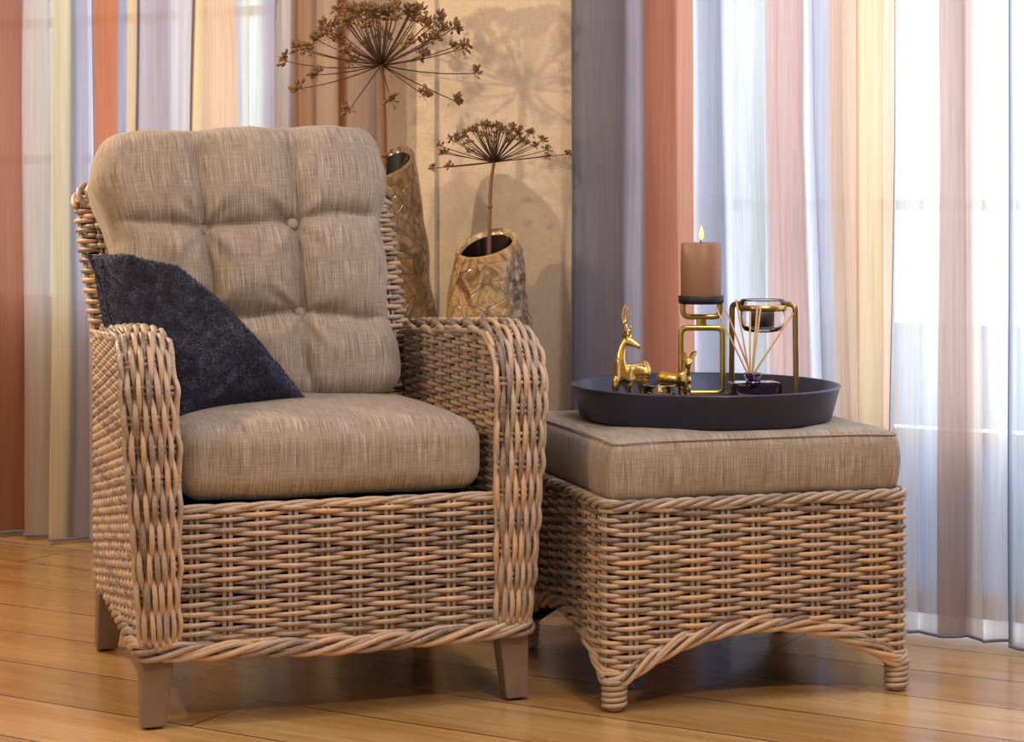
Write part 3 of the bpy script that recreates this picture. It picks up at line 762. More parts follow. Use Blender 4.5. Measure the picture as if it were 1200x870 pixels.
mb = MB(); P, N = SO(u, zbot(u)); rope(mb, P + N * .002, N, 4, .0105, .007, .0056, .21); rope(mb, P + N * .003 + A3(0, 0, .006), N, 2, .010, .006, .0054, .17); mb.build('arched_braid', M['wicker'], ott)
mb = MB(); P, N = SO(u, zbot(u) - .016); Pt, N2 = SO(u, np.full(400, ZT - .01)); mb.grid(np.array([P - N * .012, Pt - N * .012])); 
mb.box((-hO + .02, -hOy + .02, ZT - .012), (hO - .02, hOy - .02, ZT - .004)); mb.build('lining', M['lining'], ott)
for sx in (-1, 1):
    for sy in (-1, 1):
        f = MB(); cx, cy = sx * (hO - .014), sy * (hOy - .014)
        f.lathe([(0, .0), (.012, .0), (.016, .005), (.019, .02), (.019, .06), (0, .062)], 18, Matrix.Translation((cx, cy, 0)), tone=.4)
        s = np.linspace(0, 1, 90); a = s * 2 * PI * 5.5; z = .006 + s * .058
        rr = np.interp(z, [0, .012, .03, .065], [.016, .020, .0195, .022]); f.tube(np.stack([cx + rr * np.cos(a), cy + rr * np.sin(a), z], -1), .0052, 6, tone=tone_along(90, .5))
        f.build('foot', M['wicker'], ott)
oc = thing('footstool_cushion', (OC[0], OC[1], ZT + .006), TO, 'boxy taupe linen cushion lying on the square rattan footstool under the tray', 'cushion')
def dott(P, N):
    x, y, z = P[..., 0] / .292, P[..., 1] / .285, P[..., 2] / .062
    P = P.copy(); up = np.clip(z, 0, 1)
    cr = np.clip(1 - np.abs(x) ** 3, 0, 1) * np.clip(1 - np.abs(y) ** 3, 0, 1)
    P[..., 2] += .012 * cr * up
    corner = np.abs(x) ** 6 * np.abs(y) ** 6
    P[..., 2] -= .006 * corner * up
    mid = 1 - z * z
    P[..., 0] += .010 * np.sign(x) * np.clip(np.abs(x), 0, 1) ** 8 * mid; P[..., 1] += .010 * np.sign(y) * np.clip(np.abs(y), 0, 1) ** 8 * mid
    P += N * (nz3(P, 8, 1) * .004 + nz3(P, 26, 6) * .0012)[..., None]
    return P
o = cushion_mesh(.289, .279, .059, .020, 60, dott, 'cushion_body', M['linen'], oc); o.location = (0, 0, .060)
piping(.286, .276, .054, dott, o, .014, .0016, .001)

# ------------------------------------------------------------------ TRAY and what stands on it
TC = A3(.388, 4.065, .503)
tr = thing('round_tray', tuple(TC), 0, 'large round charcoal metal tray with sloping rim on the footstool cushion', 'tray')
mb = MB()
mb.lathe([(0, 0), (.246, 0), (.252, .004), (.268, .062), (.2705, .064), (.2705, .067), (.266, .068), (.2625, .066), (.2475, .010), (.242, .005), (0, .005)], 128)
mb.build('tray_body', M['tray'], tr)
ZF = TC[2] + .005
def P2(px, py, Y): return at(px, py, Y)

def rect_tube(mb, P, N, w, d):
    """flat bar along P: w across (in the plane), d along N"""
    P = np.asarray(P, float); T = np.gradient(P, axis=0); T /= np.linalg.norm(T, axis=1)[:, None]
    N = np.broadcast_to(N, P.shape); B = np.cross(T, N); B /= np.linalg.norm(B, axis=1)[:, None]
    c = .25
    sh_ = [(-1, -1 + c), (-1, 1 - c), (-1 + c, 1), (1 - c, 1), (1, 1 - c), (1, -1 + c), (1 - c, -1), (-1 + c, -1)]
    G = np.stack([P + B * (a * w / 2) + N * (b_ * d / 2) for a, b_ in sh_], 1)
    mb.grid(G, wrapu=True)
# pillar candle holder (faces the camera, lies in the XZ plane)
Yh = 4.10; c0 = P2(822, 0, Yh)[0]
def hz_(py, Y=Yh): return H - (py - 240) / F * Y
def hx_(px, Y=Yh): return (px - 600) / F * Y
ho = thing('candle_holder', (c0, Yh, ZF), 0, 'brass open frame candle holder with black plate carrying the lit pillar candle', 'candle holder')
mb = MB(); g = lambda px, py: A3(hx_(px) - c0, 0, hz_(py) - ZF)
rect_tube(mb, round_path([g(798, 384.5), g(847, 384.5), g(847, 461), g(798, 461)], .014, 6, True), A3(0, 1, 0), .011, .012)
rect_tube(mb, round_path([g(800.5, 356), g(800.5, 371.5), g(843.5, 371.5), g(843.5, 356)], .013), A3(0, 1, 0), .0105, .012)
rect_tube(mb, [g(822, 370), g(822, 378), g(822, 386)], A3(0, 1, 0), .020, .0104)
rect_tube(mb, [g(823, 460), g(823, 470), g(823, 484)], A3(0, 1, 0), .012, .0104)
mb.build('frame', M['brass'], ho)
mb = MB(); mb.lathe([(0, 0), (.050, 0), (.052, .002), (.052, .005), (0, .006)], 40); q = mb.build('base', M['brass'], ho)
mb = MB(); mb.lathe([(0, 0), (.043, 0), (.0455, .002), (.0462, .015), (.0445, .016), (.043, .005), (0, .004)], 40); q = mb.build('plate', M['black'], ho); q.location = (-.001, 0, hz_(356) - ZF); q['label'] = 'black candle plate'
zc0 = hz_(356) + .005
cd = thing('pillar_candle', (c0 - .001, Yh, zc0), 0, 'brown pillar candle with a burning flame standing on the tall brass holder', 'candle')
hh = hz_(284.5) - zc0
mb = MB(); mb.lathe([(0, 0), (.040, 0), (.0408, .002), (.0412, hh * .5), (.0408, hh - .003), (.0385, hh), (.035, hh - .003), (.02, hh - .0055), (0, hh - .0065)], 56); mb.build('wax_body', M['wax'], cd)
mb = MB(); mb.tube([(0, 0, hh - .008), (0, 0, hh + .004), (.001, 0, hh + .009)], .0013, 6); mb.build('wick', M['wick'], cd)
mb = MB(); mb.lathe([(0, 0), (.003, .003), (.0052, .009), (.0048, .016), (.0025, .025), (.0008, .031), (0, .033)], 20); q = mb.build('flame', M['flame'], cd); q.location = (.001, 0, hh + .004)

# glass tealight holder with bronze hoop
Yg = 4.15; gx = lambda px: (px - 600) / F * Yg; gz = lambda py: H - (py - 240) / F * Yg
c1 = gx(893.5)
gh = thing('tealight_holder', (c1, Yg, ZF), 0, 'bronze hoop holder carrying a clear glass cup, behind the reed diffuser', 'candle holder')
RZ = math.radians(-32)                       # the hoop stands slightly turned
mb = MB(); dd = A3(1, -.0, 0); 
def gp(px, py, dy): return A3(gx(px) - c1, dy, gz(py) - ZF)
hoop = round_path([gp(868, 356, .0), gp(858.5, 357, .01), gp(858.5, 464, .02), gp(931.5, 470, -.02), gp(931, 357, -.01), gp(919, 356, .0)], .020)
rect_tube(mb, hoop, A3(0, 1, 0), .0105, .014); mb.build('frame', M['bronze'], gh)
mb = MB(); mb.lathe([(.0475, 0), (.0495, 0), (.0495, .012), (.0475, .012)], 56, close=True); q = mb.build('ring', M['brass'], gh); q.location = (0, 0, gz(364) - ZF)
mb = MB(); mb.lathe([(0, 0), (.045, 0), (.05, .002), (.05, .004), (0, .005)], 40); mb.build('base', M['bronze'], gh).location = (0, 0, 0)
zg = gz(389) - ZF; top_ = gz(351) - ZF - zg
mb = MB(); mb.lathe([(0, 0), (.030, 0), (.038, .003), (.0435, .012), (.0455, .03), (.0455, top_ - .003), (.0445, top_), (.0425, top_ - .003), (.0420, .03), (.040, .014), (.034, .008), (0, .007)], 56)
q = mb.build('glass_cup', M['glass'], gh); q.location = (0, 0, zg)
tl = thing('tealight', (c1, Yg, ZF + zg + .0075), 0, 'dark plum tealight inside the clear glass cup', 'candle')
mb = MB(); mb.lathe([(0, 0), (.0235, 0), (.0245, .003), (.0245, .030), (.0225, .031), (.021, .028), (0, .028)], 36); mb.build('wax_body', M['tealight'], tl)
mb = MB(); mb.tube([(0, 0, .027), (0, 0, .040)], .0012, 6); mb.build('wick', M['reed'], tl)

# reed diffuser
Yb = 3.985; bx = lambda px: (px - 600) / F * Yb; bz = lambda py: H - (py - 240) / F * Yb
c2 = bx(882.5)
rd = thing('reed_diffuser', (c2, Yb, ZF), math.radians(8), 'square smoked plum glass diffuser bottle holding rattan reeds on the tray', 'diffuser')
hb = bz(447.5) - ZF
b_ = MB(); w2 = .051; d2 = .028
G = []
for z, k in ((0, .96), (.004, 1), (hb - .006, 1), (hb - .001, .96), (hb, .86), (hb, .35)):
    G.append([(-w2 * k, -d2 * k, z), (w2 * k, -d2 * k, z), (w2 * k, d2 * k, z), (-w2 * k, d2 * k, z)])
b_.grid(np.array(G), wrapu=True); b_.add(np.array(G[0]), [(0, 3, 2, 1)]); b_.add(np.array(G[-1]), [(0, 1, 2, 3)])
o_ = b_.build('bottle', M['bottle'], rd, False)
bm = bmesh.new(); bm.from_mesh(o_.data); bmesh.ops.remove_doubles(bm, verts=bm.verts, dist=.0002); bmesh.ops.recalc_face_normals(bm, faces=bm.faces); bm.to_mesh(o_.data); bm.free()
n_ = MB(); hn = bz(437) - ZF - hb
n_.lathe([(.014, -.001), (.0155, .002), (.0155, hn * .45), (.0185, hn * .6), (.0185, hn), (.011, hn), (.011, .0)], 32, close=True); q = n_.build('neck', M['bottle'], rd); q.location = (0, 0, hb)
liq = MB(); liq.box((-w2 * .86, -d2 * .8, .006), (w2 * .86, d2 * .8, hb * .62)); liq.build('liquid', simple('plum_oil', (70, 56, 96), .15), rd, False)
inv = Matrix.Rotation(-math.radians(8), 3, 'Z')
for i, (tx, ty, dy, ox) in enumerate([(839, 361, .0, -4), (849, 359, .015, 0), (862.5, 351, -.01, -2), (879, 366, .02, -1), (887.5, 361, -.015, 1), (891.5, 359, .02, 2), (929.5, 367, -.012, 3)]):
    tip = at(tx, ty, Yb + dy) - A3(c2, Yb, ZF); bot = A3((ox) * .0012, -dy * .2, .02); mid = at(880 + ox, 438, Yb) - A3(c2, Yb, ZF)
    mid[1] = dy * .15; d = (mid - tip); d /= np.linalg.norm(d); e = mid + d * .03
    P = np.array([np.array(inv @ Vector(p_)) for p_ in (tip, mid, e)])
    q = MB(); q.tube(P, .0019, 8); q.build('reed', M['reed'], rd, True)

# glass votive
Yv = 3.925; vx = (773 - 600) / F * Yv
vt = thing('votive_glass', (vx, Yv, ZF), 0, 'small tinted votive glass with green and gold rings, in front of the fawn', 'candle holder')
hv = H - (451 - 240) / F * Yv - ZF
mb = MB(); mb.lathe([(0, 0), (.027, 0), (.029, .003), (.0315, hv - .001), (.0308, hv), (.0295, hv - .001), (.0272, .006), (0, .006)], 40); mb.build('glass_cup', M['votive'], vt)
mb = MB(); mb.lathe([(.0312, -.0006), (.0322, -.0003), (.0322, .0008), (.0312, .0011)], 40, close=True); q = mb.build('gilded_rim', M['gold'], vt); q.location = (0, 0, hv - .001)
for k, (mat_, a0, zz_) in enumerate([('greenpaint', -2.35, .7), ('greenpaint', -1.95, .62), ('gold', -1.57, .74), ('greenpaint', -1.1, .66), ('greenpaint', -.7, .72)]):
    s = np.linspace(0, 2 * PI, 25); R0 = .0315; P = []
    for q in s:
        a = a0 + math.cos(q) * .23; z = hv * zz_ + math.sin(q) * .0085; r_ = .0290 + .0027 * z / hv; P.append((r_ * math.cos(a), r_ * math.sin(a), z))
    mb = MB(); mb.tube(P, .0012, 5, cap=False); mb.build('painted_ring', M[mat_], vt)
tv = thing('tealight', (vx, Yv, ZF + .0065), 0, 'amber tealight inside the small tinted votive glass', 'candle')
mb = MB(); mb.lathe([(0, 0), (.019, 0), (.019, .034), (.017, .036), (0, .034)], 28); mb.build('wax_body', M['ember'], tv)
mb = MB(); mb.lathe([(0, 0), (.003, .003), (.004, .008), (.002, .014), (0, .018)], 16); mb.build('flame', M['flame'], tv).location = (0, 0, .035)

# gold deer: skinned skeletons
def skin(name, V, E, Rr, mat, parent, sub=2, root=0, blobs=None):
    me = bpy.data.meshes.new(name); me.from_pydata([tuple(v) for v in V], E, []); o = bpy.data.objects.new(name, me); col.objects.link(o)
    s = o.modifiers.new('s', 'SKIN'); s.use_smooth_shade = True
    for i, r_ in enumerate(Rr):
        d = me.skin_vertices[0].data[i]; d.radius = (r_, r_) if np.isscalar(r_) else r_; d.use_root = (i == root)
    ss = o.modifiers.new('u', 'SUBSURF'); ss.levels = sub; ss.render_levels = sub
    dg = bpy.context.evaluated_depsgraph_get(); ev = o.evaluated_get(dg); nm = bpy.data.meshes.new_from_object(ev)
    if blobs:
        bm = bmesh.new(); bm.from_mesh(nm)
        for (p, q_, ra, rb) in blobs:          # ellipsoids between two points, melted into the one skin
            p, q_ = Vector(p), Vector(q_); ax = (q_ - p); L = ax.length
            mt = Matrix.Translation((p + q_) / 2) @ ax.to_track_quat('Z', 'Y').to_matrix().to_4x4() @ Matrix.Diagonal((rb, ra, L / 2, 1))
            bmesh.ops.create_icosphere(bm, subdivisions=3, radius=1, matrix=mt)
        bm.to_mesh(nm); bm.free(); o.modifiers.clear(); o.data = nm
        r_ = o.modifiers.new('r', 'REMESH'); r_.mode = 'VOXEL'; r_.voxel_size = .0013; r_.use_smooth_shade = True
        s2 = o.modifiers.new('s', 'SMOOTH'); s2.factor = .5; s2.iterations = 7
        dg = bpy.context.evaluated_depsgraph_get(); nm = bpy.data.meshes.new_from_object(o.evaluated_get(dg))
        o.modifiers.clear(); o.data = me
    o.modifiers.clear(); old = o.data; o.data = nm; bpy.data.meshes.remove(old); nm.name = name
    for p in nm.polygons: p.use_smooth = True
    nm.materials.clear(); nm.materials.append(mat)
    if parent: o.parent = parent
    return o
def deer(kx, Yd, label, name, spec, rz=0):
    org = A3((kx - 600) / F * Yd, Yd, ZF)
    root = thing(name, tuple(org), rz, label, 'figurine')
    S_ = Yd / F / 6.2146
    def q(zx, zy, d): return A3((700 + zx / 6.2146 - kx) / F * Yd, d, H - (340 + zy / 6.2146 - 240) / F * Yd - ZF)
    return root, q, S_
def chain(V, E, R0, pts, parent=None):
    idx = []
    for k, (p, r_) in enumerate(pts):
        V.append(p); R0.append(r_); i = len(V) - 1
        if k == 0 and parent is not None: E.append((parent, i))
        elif k > 0: E.append((i - 1, i))
        idx.append(i)
    return idx
root, q, S_ = deer(738, 3.99, 'gold stag figurine with antlers at the left of the tray', 'stag_figurine', None)
V, E, R0 = [], [], []
b0 = chain(V, E, R0, [(q(248, 606, .008), .0190), (q(172, 602, -.010), .0190), (q(158, 540, -.014), .0125), (q(166, 470, -.012), .0095), (q(186, 405, -.008), .0085), (q(208, 366, -.006), .0112), (q(238, 374, -.010), .0104), (q(268, 390, -.014), .0072), (q(298, 406, -.018), .0052), (q(316, 415, -.019), .0040)])
b1 = chain(V, E, R0, [(q(336, 600, .026), .0185)], b0[0])
chain(V, E, R0, [(q(134, 690, -.020), .0082), (q(126, 760, -.022), .0046), (q(126, 850, -.023), .0038), (q(124, 915, -.024), .0038), (q(120, 938, -.027), .0048)], b0[1])
chain(V, E, R0, [(q(222, 700, -.012), .0082), (q(232, 765, -.013), .0046), (q(232, 850, -.014), .0038), (q(232, 915, -.015), .0038), (q(230, 938, -.018), .0048)], b0[1])
chain(V, E, R0, [(q(350, 680, .018), .0105), (q(362, 760, .024), .0052), (q(372, 800, .030), .0040), (q(364, 880, .026), .0038), (q(360, 935, .023), .0048)], b1[0])
chain(V, E, R0, [(q(330, 690, .040), .0095), (q(330, 760, .044), .0050), (q(342, 805, .050), .0040), (q(334, 880, .046), .0038), (q(330, 935, .043), .0048)], b1[0])
chain(V, E, R0, [(q(368, 590, .034), .0040), (q(378, 620, .038), .0025)], b1[0])
skin('body', V, E, R0, M['gold'], root, blobs=[(q(150, 618, -.012), q(392, 596, .030), .0195, .0185), (q(120, 585, -.016), q(235, 640, .002), .0200, .0175), (q(282, 590, .016), q(388, 620, .032), .0230, .0185), (q(186, 352, -.006), q(262, 392, -.012), .0098, .0088), (q(345, 585, .034), q(356, 745, .024), .0120, .010), (q(330, 590, .034), q(332, 745, .044), .0115, .010), (q(140, 610, -.018), q(128, 745, -.021), .0095, .0090), (q(215, 620, -.008), q(231, 745, -.013), .0095, .0090)])
V, E, R0 = [], [], []
a = chain(V, E, R0, [(q(205, 335, -.006), .0026), (q(206, 290, -.006), .0026), (q(190, 245, -.006), .0025), (q(178, 195, -.006), .0023), (q(186, 145, -.007), .0020), (q(204, 108, -.008), .0015)])
chain(V, E, R0, [(q(204, 240, -.010), .0022), (q(218, 205, -.012), .0019), (q(238, 172, -.014), .0014)], a[2])
chain(V, E, R0, [(q(202, 165, -.010), .0018), (q(222, 140, -.012), .0016), (q(240, 110, -.013), .0013)], a[3])
skin('antler', V, E, R0, M['gold'], root, 2)
V, E, R0 = [], [], []
a = chain(V, E, R0, [(q(218, 335, .004), .0026), (q(226, 300, .008), .0024), (q(240, 280, .010), .0020), (q(254, 264, .012), .0014)])
chain(V, E, R0, [(q(214, 262, .016), .0022), (q(206, 215, .022), .0020), (q(212, 160, .024), .0017), (q(222, 128, .024), .0013)], a[1])
skin('antler', V, E, R0, M['gold'], root, 2)
def ear(root, base, tip, w_, nrm):
    base, tip = np.array(base), np.array(tip); ax = tip - base; L = np.linalg.norm(ax); ax /= L; sd = np.cross(ax, nrm); sd /= np.linalg.norm(sd); nn = np.cross(sd, ax)
    G = []
    for s in np.linspace(0, 1, 8):
        ww = w_ * math.sin(PI * min(.98, s * .82 + .16)) ** .8; c = base + ax * L * s
        G.append([c + sd * ww * math.cos(t) + nn * (.35 * ww * math.sin(t) if math.sin(t) < 0 else -.12 * ww * math.sin(t)) for t in np.linspace(0, 2 * PI, 13)[:-1]])
    m = MB(); m.grid(np.array(G), wrapu=True); m.add(np.array(G[-1]), None, [(0, i, i + 1) for i in range(1, 11)]); return m.build('ear', M['gold'], root)
ear(root, q(196, 345, -.014), q(196, 292, -.022), .0062, A3(.3, -1, 0)); ear(root, q(222, 345, .006), q(250, 300, .012), .0055, A3(.3, -1, 0))
root, q, S_ = deer(793, 4.00, 'gold fawn figurine with upright ears beside the candle holder', 'fawn_figurine', None)
V, E, R0 = [], [], []
b0 = chain(V, E, R0, [(q(545, 650, .010), .0150), (q(590, 655, 0), .0148), (q(628, 650, -.010), .0138), (q(644, 605, -.014), .0085), (q(650, 560, -.016), .0062), (q(654, 520, -.018), .0082), (q(652, 508, -.026), .0072), (q(650, 528, -.034), .0048), (q(650, 540, -.038), .0036)])
b1 = chain(V, E, R0, [(q(500, 640, .020), .0150), (q(470, 660, .026), .0120)], b0[0])
chain(V, E, R0, [(q(612, 730, -.006), .0068), (q(602, 800, -.005), .0036), (q(604, 870, -.005), .0033), (q(602, 920, -.006), .0033), (q(600, 938, -.009), .0042)], b0[2])
chain(V, E, R0, [(q(650, 730, -.014), .0068), (q(654, 800, -.015), .0036), (q(654, 870, -.015), .0033), (q(654, 920, -.015), .0033), (q(653, 938, -.018), .0042)], b0[2])
chain(V, E, R0, [(q(478, 730, .018), .0080), (q(470, 800, .022), .0042), (q(460, 840, .028), .0034), (q(468, 900, .024), .0033), (q(468, 936, .021), .0042)], b1[1])
chain(V, E, R0, [(q(500, 730, .036), .0080), (q(496, 800, .040), .0042), (q(488, 840, .046), .0034), (q(496, 900, .042), .0033), (q(496, 934, .039), .0042)], b1[1])
chain(V, E, R0, [(q(448, 650, .030), .0035), (q(440, 675, .034), .0022)], b1[1])
skin('body', V, E, R0, M['gold'], root, blobs=[(q(442, 650, .026), q(660, 655, -.012), .0155, .0145), (q(440, 640, .026), q(540, 668, .016), .0165, .0150), (q(600, 620, -.004), q(668, 690, -.014), .0135, .0125), (q(652, 490, -.020), q(651, 540, -.030), .0085, .0085), (q(478, 640, .020), q(474, 775, .020), .0095, .0085), (q(500, 640, .030), q(498, 775, .039), .0095, .0085), (q(618, 660, -.006), q(606, 775, -.005), .0080, .0075), (q(648, 660, -.013), q(653, 775, -.015), .0080, .0075)])
ear(root, q(640, 495, -.020), q(594, 436, -.020), .0058, A3(.1, -1, 0)); ear(root, q(668, 490, -.020), q(716, 438, -.020), .0060, A3(-.1, -1, 0))

# ------------------------------------------------------------------ VASES
def vase(cx, cy, label, hts, radii, top_hi, top_lo, hi_ang, bark_ang, seed, lean=(0, 0), bark_lv=.6, pm='petrified'):
    """trunk-like tube with obliquely cut mouth; hts/radii profile, mouth plane from top_lo to top_hi towards hi_ang"""
    root = thing('trunk_vase', (cx, cy, 0), 0, label, 'vase')
    n = 96; m_ = 70; a = np.linspace(0, 2 * PI, n, endpoint=False)
    zt_ = (top_hi + top_lo) / 2 + (top_hi - top_lo) / 2 * np.cos(a - hi_ang)
    G = []; T = []
    for k in range(m_):
        f = k / (m_ - 1); z = zt_ * f
        r_ = np.interp(z, hts, radii)
        P = np.stack([np.cos(a) * r_ + np.interp(z, [0, top_hi], [0, lean[0]]), np.sin(a) * r_ + np.interp(z, [0, top_hi], [0, lean[1]]), z], -1)
        nz_ = nz3(P, 10, seed); nf = nz3(P, 45, seed + 3); 
        line = nz3(P * 1.0, 4.5, seed + 9)
        bark = np.clip((np.cos(a - bark_ang) * .8 + line * .9 + bark_lv * (top_hi * .72 - z) / top_hi * 2 - .62) * 7, 0, 1)
        rr = r_ + nz_ * .007 + bark * (.004 + nf * .007)
        P[:, 0] += (rr - r_) * np.cos(a); P[:, 1] += (rr - r_) * np.sin(a)
        G.append(P); T.append(bark)
    G = np.array(G); mb = MB(); mb.grid(G, wrapu=True, tone=np.array(T))
    mb.build('vase_body', M[pm], root)
    # rim and inner wall
    c = np.stack([np.interp(zt_, [0, top_hi], [0, lean[0]]), np.interp(zt_, [0, top_hi], [0, lean[1]])], -1)
    ctrz = G[-1].mean(0); inn = []
    for s, dz in ((1.0, 0), (.96, .004), (.90, .005), (.84, .001), (.82, -.01), (.82, -.12), (.8, -.3), (.0, -.3)):
        P = G[-1].copy(); P = ctrz + (P - ctrz) * s; P[:, 2] = G[-1][:, 2] * 1 + dz; inn.append(P)
    inn[-1][:, :2] = ctrz[:2]
    mb = MB(); mb.grid(np.array(inn[:5]), wrapu=True, tone=0); rr_ = mb.build('rim', M[pm], root)
    mb = MB(); mb.grid(np.array(inn[4:]), wrapu=True); mb.build('inner_wall', M['vasein'], root)
    return root, ctrz
V1 = (-.066, 4.68)
vase(V1[0], V1[1], 'short trunk vase with golden glaze and grey bark, beside the right arm', [0, .3, .62, .75, .9], [.125, .122, .103, .085, .066], .870, .805, math.radians(60), math.radians(5), 1, (.008, 0), 1.0)
V2 = (-.285, 4.82)
vase(V2[0], V2[1], 'tall trunk vase of mottled petrified wood rising behind the armchair', [0, .4, .65, .85, 1.0, 1.1], [.125, .122, .112, .092, .072, .058], 1.066, .985, math.radians(50), math.radians(-20), 5, (-.01, 0), 1.6, 'petrified_dark')

# ------------------------------------------------------------------ DRIED UMBELS
def seed_tmpl():
    bm = bmesh.new(); bmesh.ops.create_icosphere(bm, subdivisions=1, radius=1); V = np.array([v.co[:] for v in bm.verts]); T = np.array([[v.index for v in f.verts] for f in bm.faces]); bm.free(); return V, T
SV, ST = seed_tmpl()
def rotm(d):
    d = np.asarray(d, float) / np.linalg.norm(d); a = A3(0, 0, 1) if abs(d[2]) < .9 else A3(1, 0, 0)
    x = np.cross(a, d); x /= np.linalg.norm(x); y = np.cross(d, x); th = rng.uniform(0, PI); x, y = x * math.cos(th) + y * math.sin(th), y * math.cos(th) - x * math.sin(th)
    return np.stack([x, y, d], 0)
def umbel(label, J, foot, rays, seedL, ped, stem_r, nseed, knots=()):
    J = np.array(J); root = thing('dried_umbel', tuple(foot), 0, label, 'dried flower'); F0 = np.array(foot)
    mb = MB(); P = smooth_path([(0, 0, 0), *[tuple(np.array(k) - F0) for k in knots], tuple(J - F0)], 8)
    rs = np.linspace(stem_r * 1.15, stem_r * .85, len(P)); mb.tube(P, rs, 10)
    for k in knots: c = np.array(k) - F0; mb.tube([c - A3(0, 0, .006), c, c + A3(0, 0, .006)], [stem_r, stem_r * 1.6, stem_r], 10)
    mb.build('stem', M['stalk'], root)
    fh = MB(); clusters = []
    for (d, L, cv) in rays:
        d = np.array(d) / np.linalg.norm(d); s = np.linspace(0, 1, 8)[:, None]
        P = (J - F0) + d * L * s + A3(0, 0, 1) * cv * L * (s ** 2 - s) + A3(0, 0, .0)
        fh.tube(P, np.linspace(.0017, .0010, 8) * (stem_r / .006) ** .5, 5); e = P[-1] - P[-2]; clusters.append((P[-1], e / np.linalg.norm(e)))
    fo = fh.build('flower_head', M['ray'], root)
    for c, e in clusters:
        m = MB(); up = e * .6 + A3(0, 0, .55)
        mt = nseed + rng.integers(-3, 4)
        for k in range(mt):
            d = rng.normal(0, 1, 3); d /= np.linalg.norm(d); d = d * .85 + up / np.linalg.norm(up) * .75; d /= np.linalg.norm(d)
            l = ped * rng.uniform(.55, 1.1); p = c + d * l
            m.tube([c, c + d * l * .5, p], .0006, 4, cap=False)
            sz = seedL * rng.uniform(.7, 1.15); m.add((SV * A3(.60, .28, 1) * sz / 2) @ rotm(d + rng.normal(0, .3, 3)) + p, None, ST)
        for k in range(6):
            d = rng.normal(0, 1, 3); d /= np.linalg.norm(d); d = d - up * .3; m.tube([c, c + d * ped * .9], .00045, 3, cap=False)
        m.build('seed_cluster', M['seed'], fo)
    return root
def mkrays(n, elmin, elmax, L, seed, cv=.12, flat=1.0, Lj=.15):
    r = random.Random(seed); out = []
    for k in range(n):
        az = k * 2.39996 + r.uniform(-.25, .25); f = (k + .5) / n
        el = math.radians(elmax - (elmax - elmin) * f ** .75 + r.uniform(-4, 4))
        out.append(((math.cos(az) * math.cos(el), math.sin(az) * math.cos(el), math.sin(el)), L(el) * r.uniform(1 - Lj, 1 + Lj * .4), cv))
    return out
J2 = at(447, 76, 4.80)
R2 = mkrays(50, 6, 86, lambda e: .205 - .075 * math.sin(e) ** 1.5, 3)
yv = 4.80
for (tx, ty, dy, c) in [(350, 104, .02, .15), (410, 128, -.06, .0), (458, 118, -.10, .0), (497, 112, -.05, .0), (532, 118, .02, .05), (336, 72, .0, .2), (556, 86, .0, .15), (372, 88, -.08, .1)]:
    d = at(tx, ty, yv + dy) - J2; R2.append((tuple(d), float(np.linalg.norm(d)), c))
umbel('big dried giant umbel with wide brown seed head rising from the tall vase', J2, (V2[0] - .03, V2[1] - .01, .70), R2, .0160, .021, .0074, 17, knots=(at(450, 182, 4.81),))
J1 = at(579, 190, 4.69)
R1 = mkrays(44, 12, 84, lambda e: .135 - .050 * math.sin(e) ** 1.5, 9, .06)
for (tx, ty, dy, c) in [(508, 197, 0, .05), (527, 195, -.04, .0), (664, 181, 0, .0), (640, 183, -.04, .0), (520, 180, .03, .0)]:
    d = at(tx, ty, 4.69 + dy) - J1; R1.append((tuple(d), float(np.linalg.norm(d)), c))
umbel('small dried umbel seed head on a thin stem in the short vase', J1, (V1[0] + .012, V1[1], .55), R1, .0092, .0115, .0046, 13, knots=(at(574, 242, 4.69),))

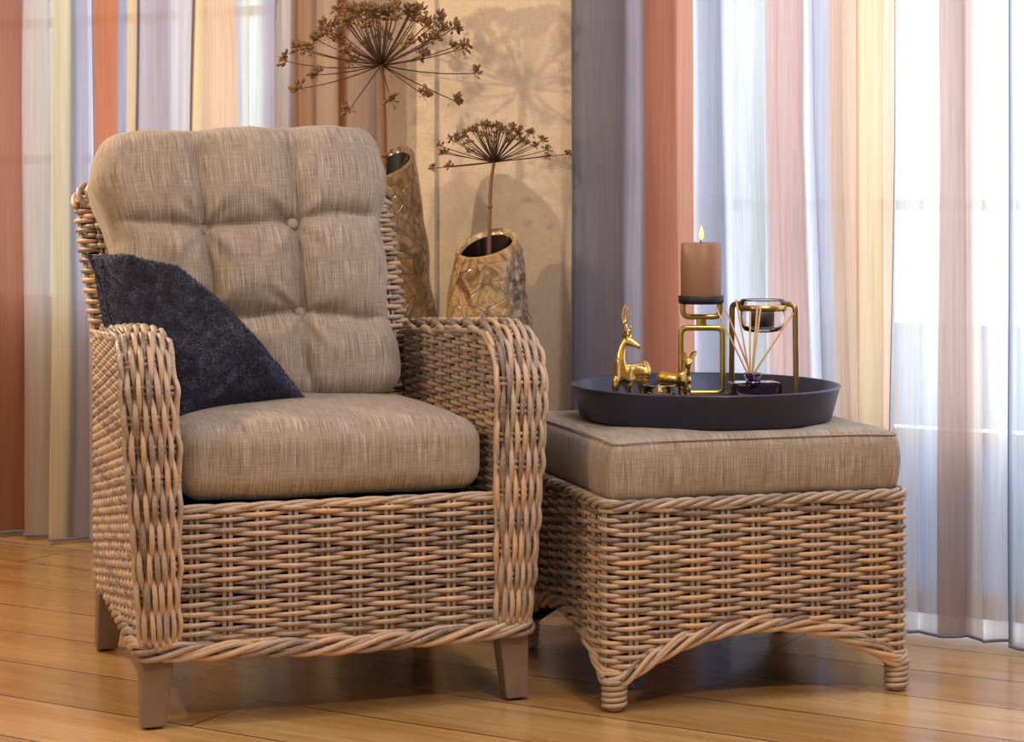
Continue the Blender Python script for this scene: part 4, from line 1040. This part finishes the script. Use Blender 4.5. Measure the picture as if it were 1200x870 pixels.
# ------------------------------------------------------------------ light
w = NT('daylight_and_room', True); g = w.n('ShaderNodeTexCoord').outputs['Generated']
dot = w.n('ShaderNodeVectorMath', {0: g, 1: tuple(-NW)}, operation='DOT_PRODUCT').outputs['Value']
f = w.n('ShaderNodeMapRange', {'Value': dot, 'From Min': -.05, 'From Max': .1}).outputs[0]
bgA = w.n('ShaderNodeBackground', {'Color': rgba((242, 236, 230)), 'Strength': .8})
bgB = w.n('ShaderNodeBackground', {'Color': rgba((244, 246, 250)), 'Strength': 1.55})
mx = w.n('ShaderNodeMixShader', {0: f, 1: bgA.outputs[0], 2: bgB.outputs[0]}); w.t.links.new(mx.outputs[0], w.out.inputs[0])
bpy.context.scene.world = w.m
def lamp(name, kind, loc, energy, color, size=.1, target=None, sy=None):
    l = bpy.data.lights.new(name, kind); l.energy = energy; l.color = s2l(color)
    if kind == 'AREA':
        l.size = size
        if sy: l.shape = 'RECTANGLE'; l.size_y = sy
    else: l.shadow_soft_size = size
    o = bpy.data.objects.new(name, l); col.objects.link(o); o.location = loc
    if target is not None: o.rotation_euler = (Vector(target) - Vector(loc)).to_track_quat('-Z', 'Y').to_euler()
    return o
lamp('floor_lamp_light', 'POINT', (-1.50, 4.40, 1.42), 42, (255, 226, 192), .014)
lamp('warm_spot_light', 'SPOT', (-2.3, 2.6, 2.3), 95, (255, 222, 184), .05, (-.1, 4.3, .7)).data.spot_size = 1.3
lamp('warm_spot_light', 'SPOT', (.9, 1.8, 2.4), 100, (255, 228, 200), .12, (.3, 4.1, .4)).data.spot_size = 1.0  # added spot that warms the footstool front, stands for no known fixture
lamp('overhead_fill_light', 'AREA', (.5, 3.1, 2.62), 36, (228, 236, 255), 1.3, (.2, 3.6, 0))  # added cool fill in place of ceiling bounce, brightens the upward surfaces
# daylight falling in at the two windows
for nm, t0, t1, z0, z1, e in (('window_daylight', tL0 + .6, tL1, zl, zt, 16), ('window_daylight', tR0, tR1 - .4, .1, zt, 32)):
    c = wp((t0 + t1) / 2, -.35, (z0 + z1) / 2); lamp(nm, 'AREA', tuple(c), e, (240, 244, 255), t1 - t0, tuple(c + NW - A3(0, 0, .15)), z1 - z0)

# ------------------------------------------------------------------ camera
cam = bpy.data.cameras.new('camera'); cam.sensor_width = 36; cam.lens = F / 1200 * 36; cam.shift_y = -195 / 1200
co_ = bpy.data.objects.new('camera', cam); col.objects.link(co_); co_.location = (0, 0, H); co_.rotation_euler = (PI / 2, 0, 0)
S = bpy.context.scene; S.camera = co_
S.view_settings.view_transform = 'Standard'; S.view_settings.look = 'None'; S.view_settings.gamma = 1; S.view_settings.use_curve_mapping = False
S.view_settings.exposure = 0
S.cycles.use_denoising = True; S.cycles.max_bounces = 10; S.cycles.transparent_max_bounces = 24; S.cycles.transmission_bounces = 10
S.cycles.sample_clamp_indirect = 6; S.cycles.caustics_reflective = False; S.cycles.caustics_refractive = False
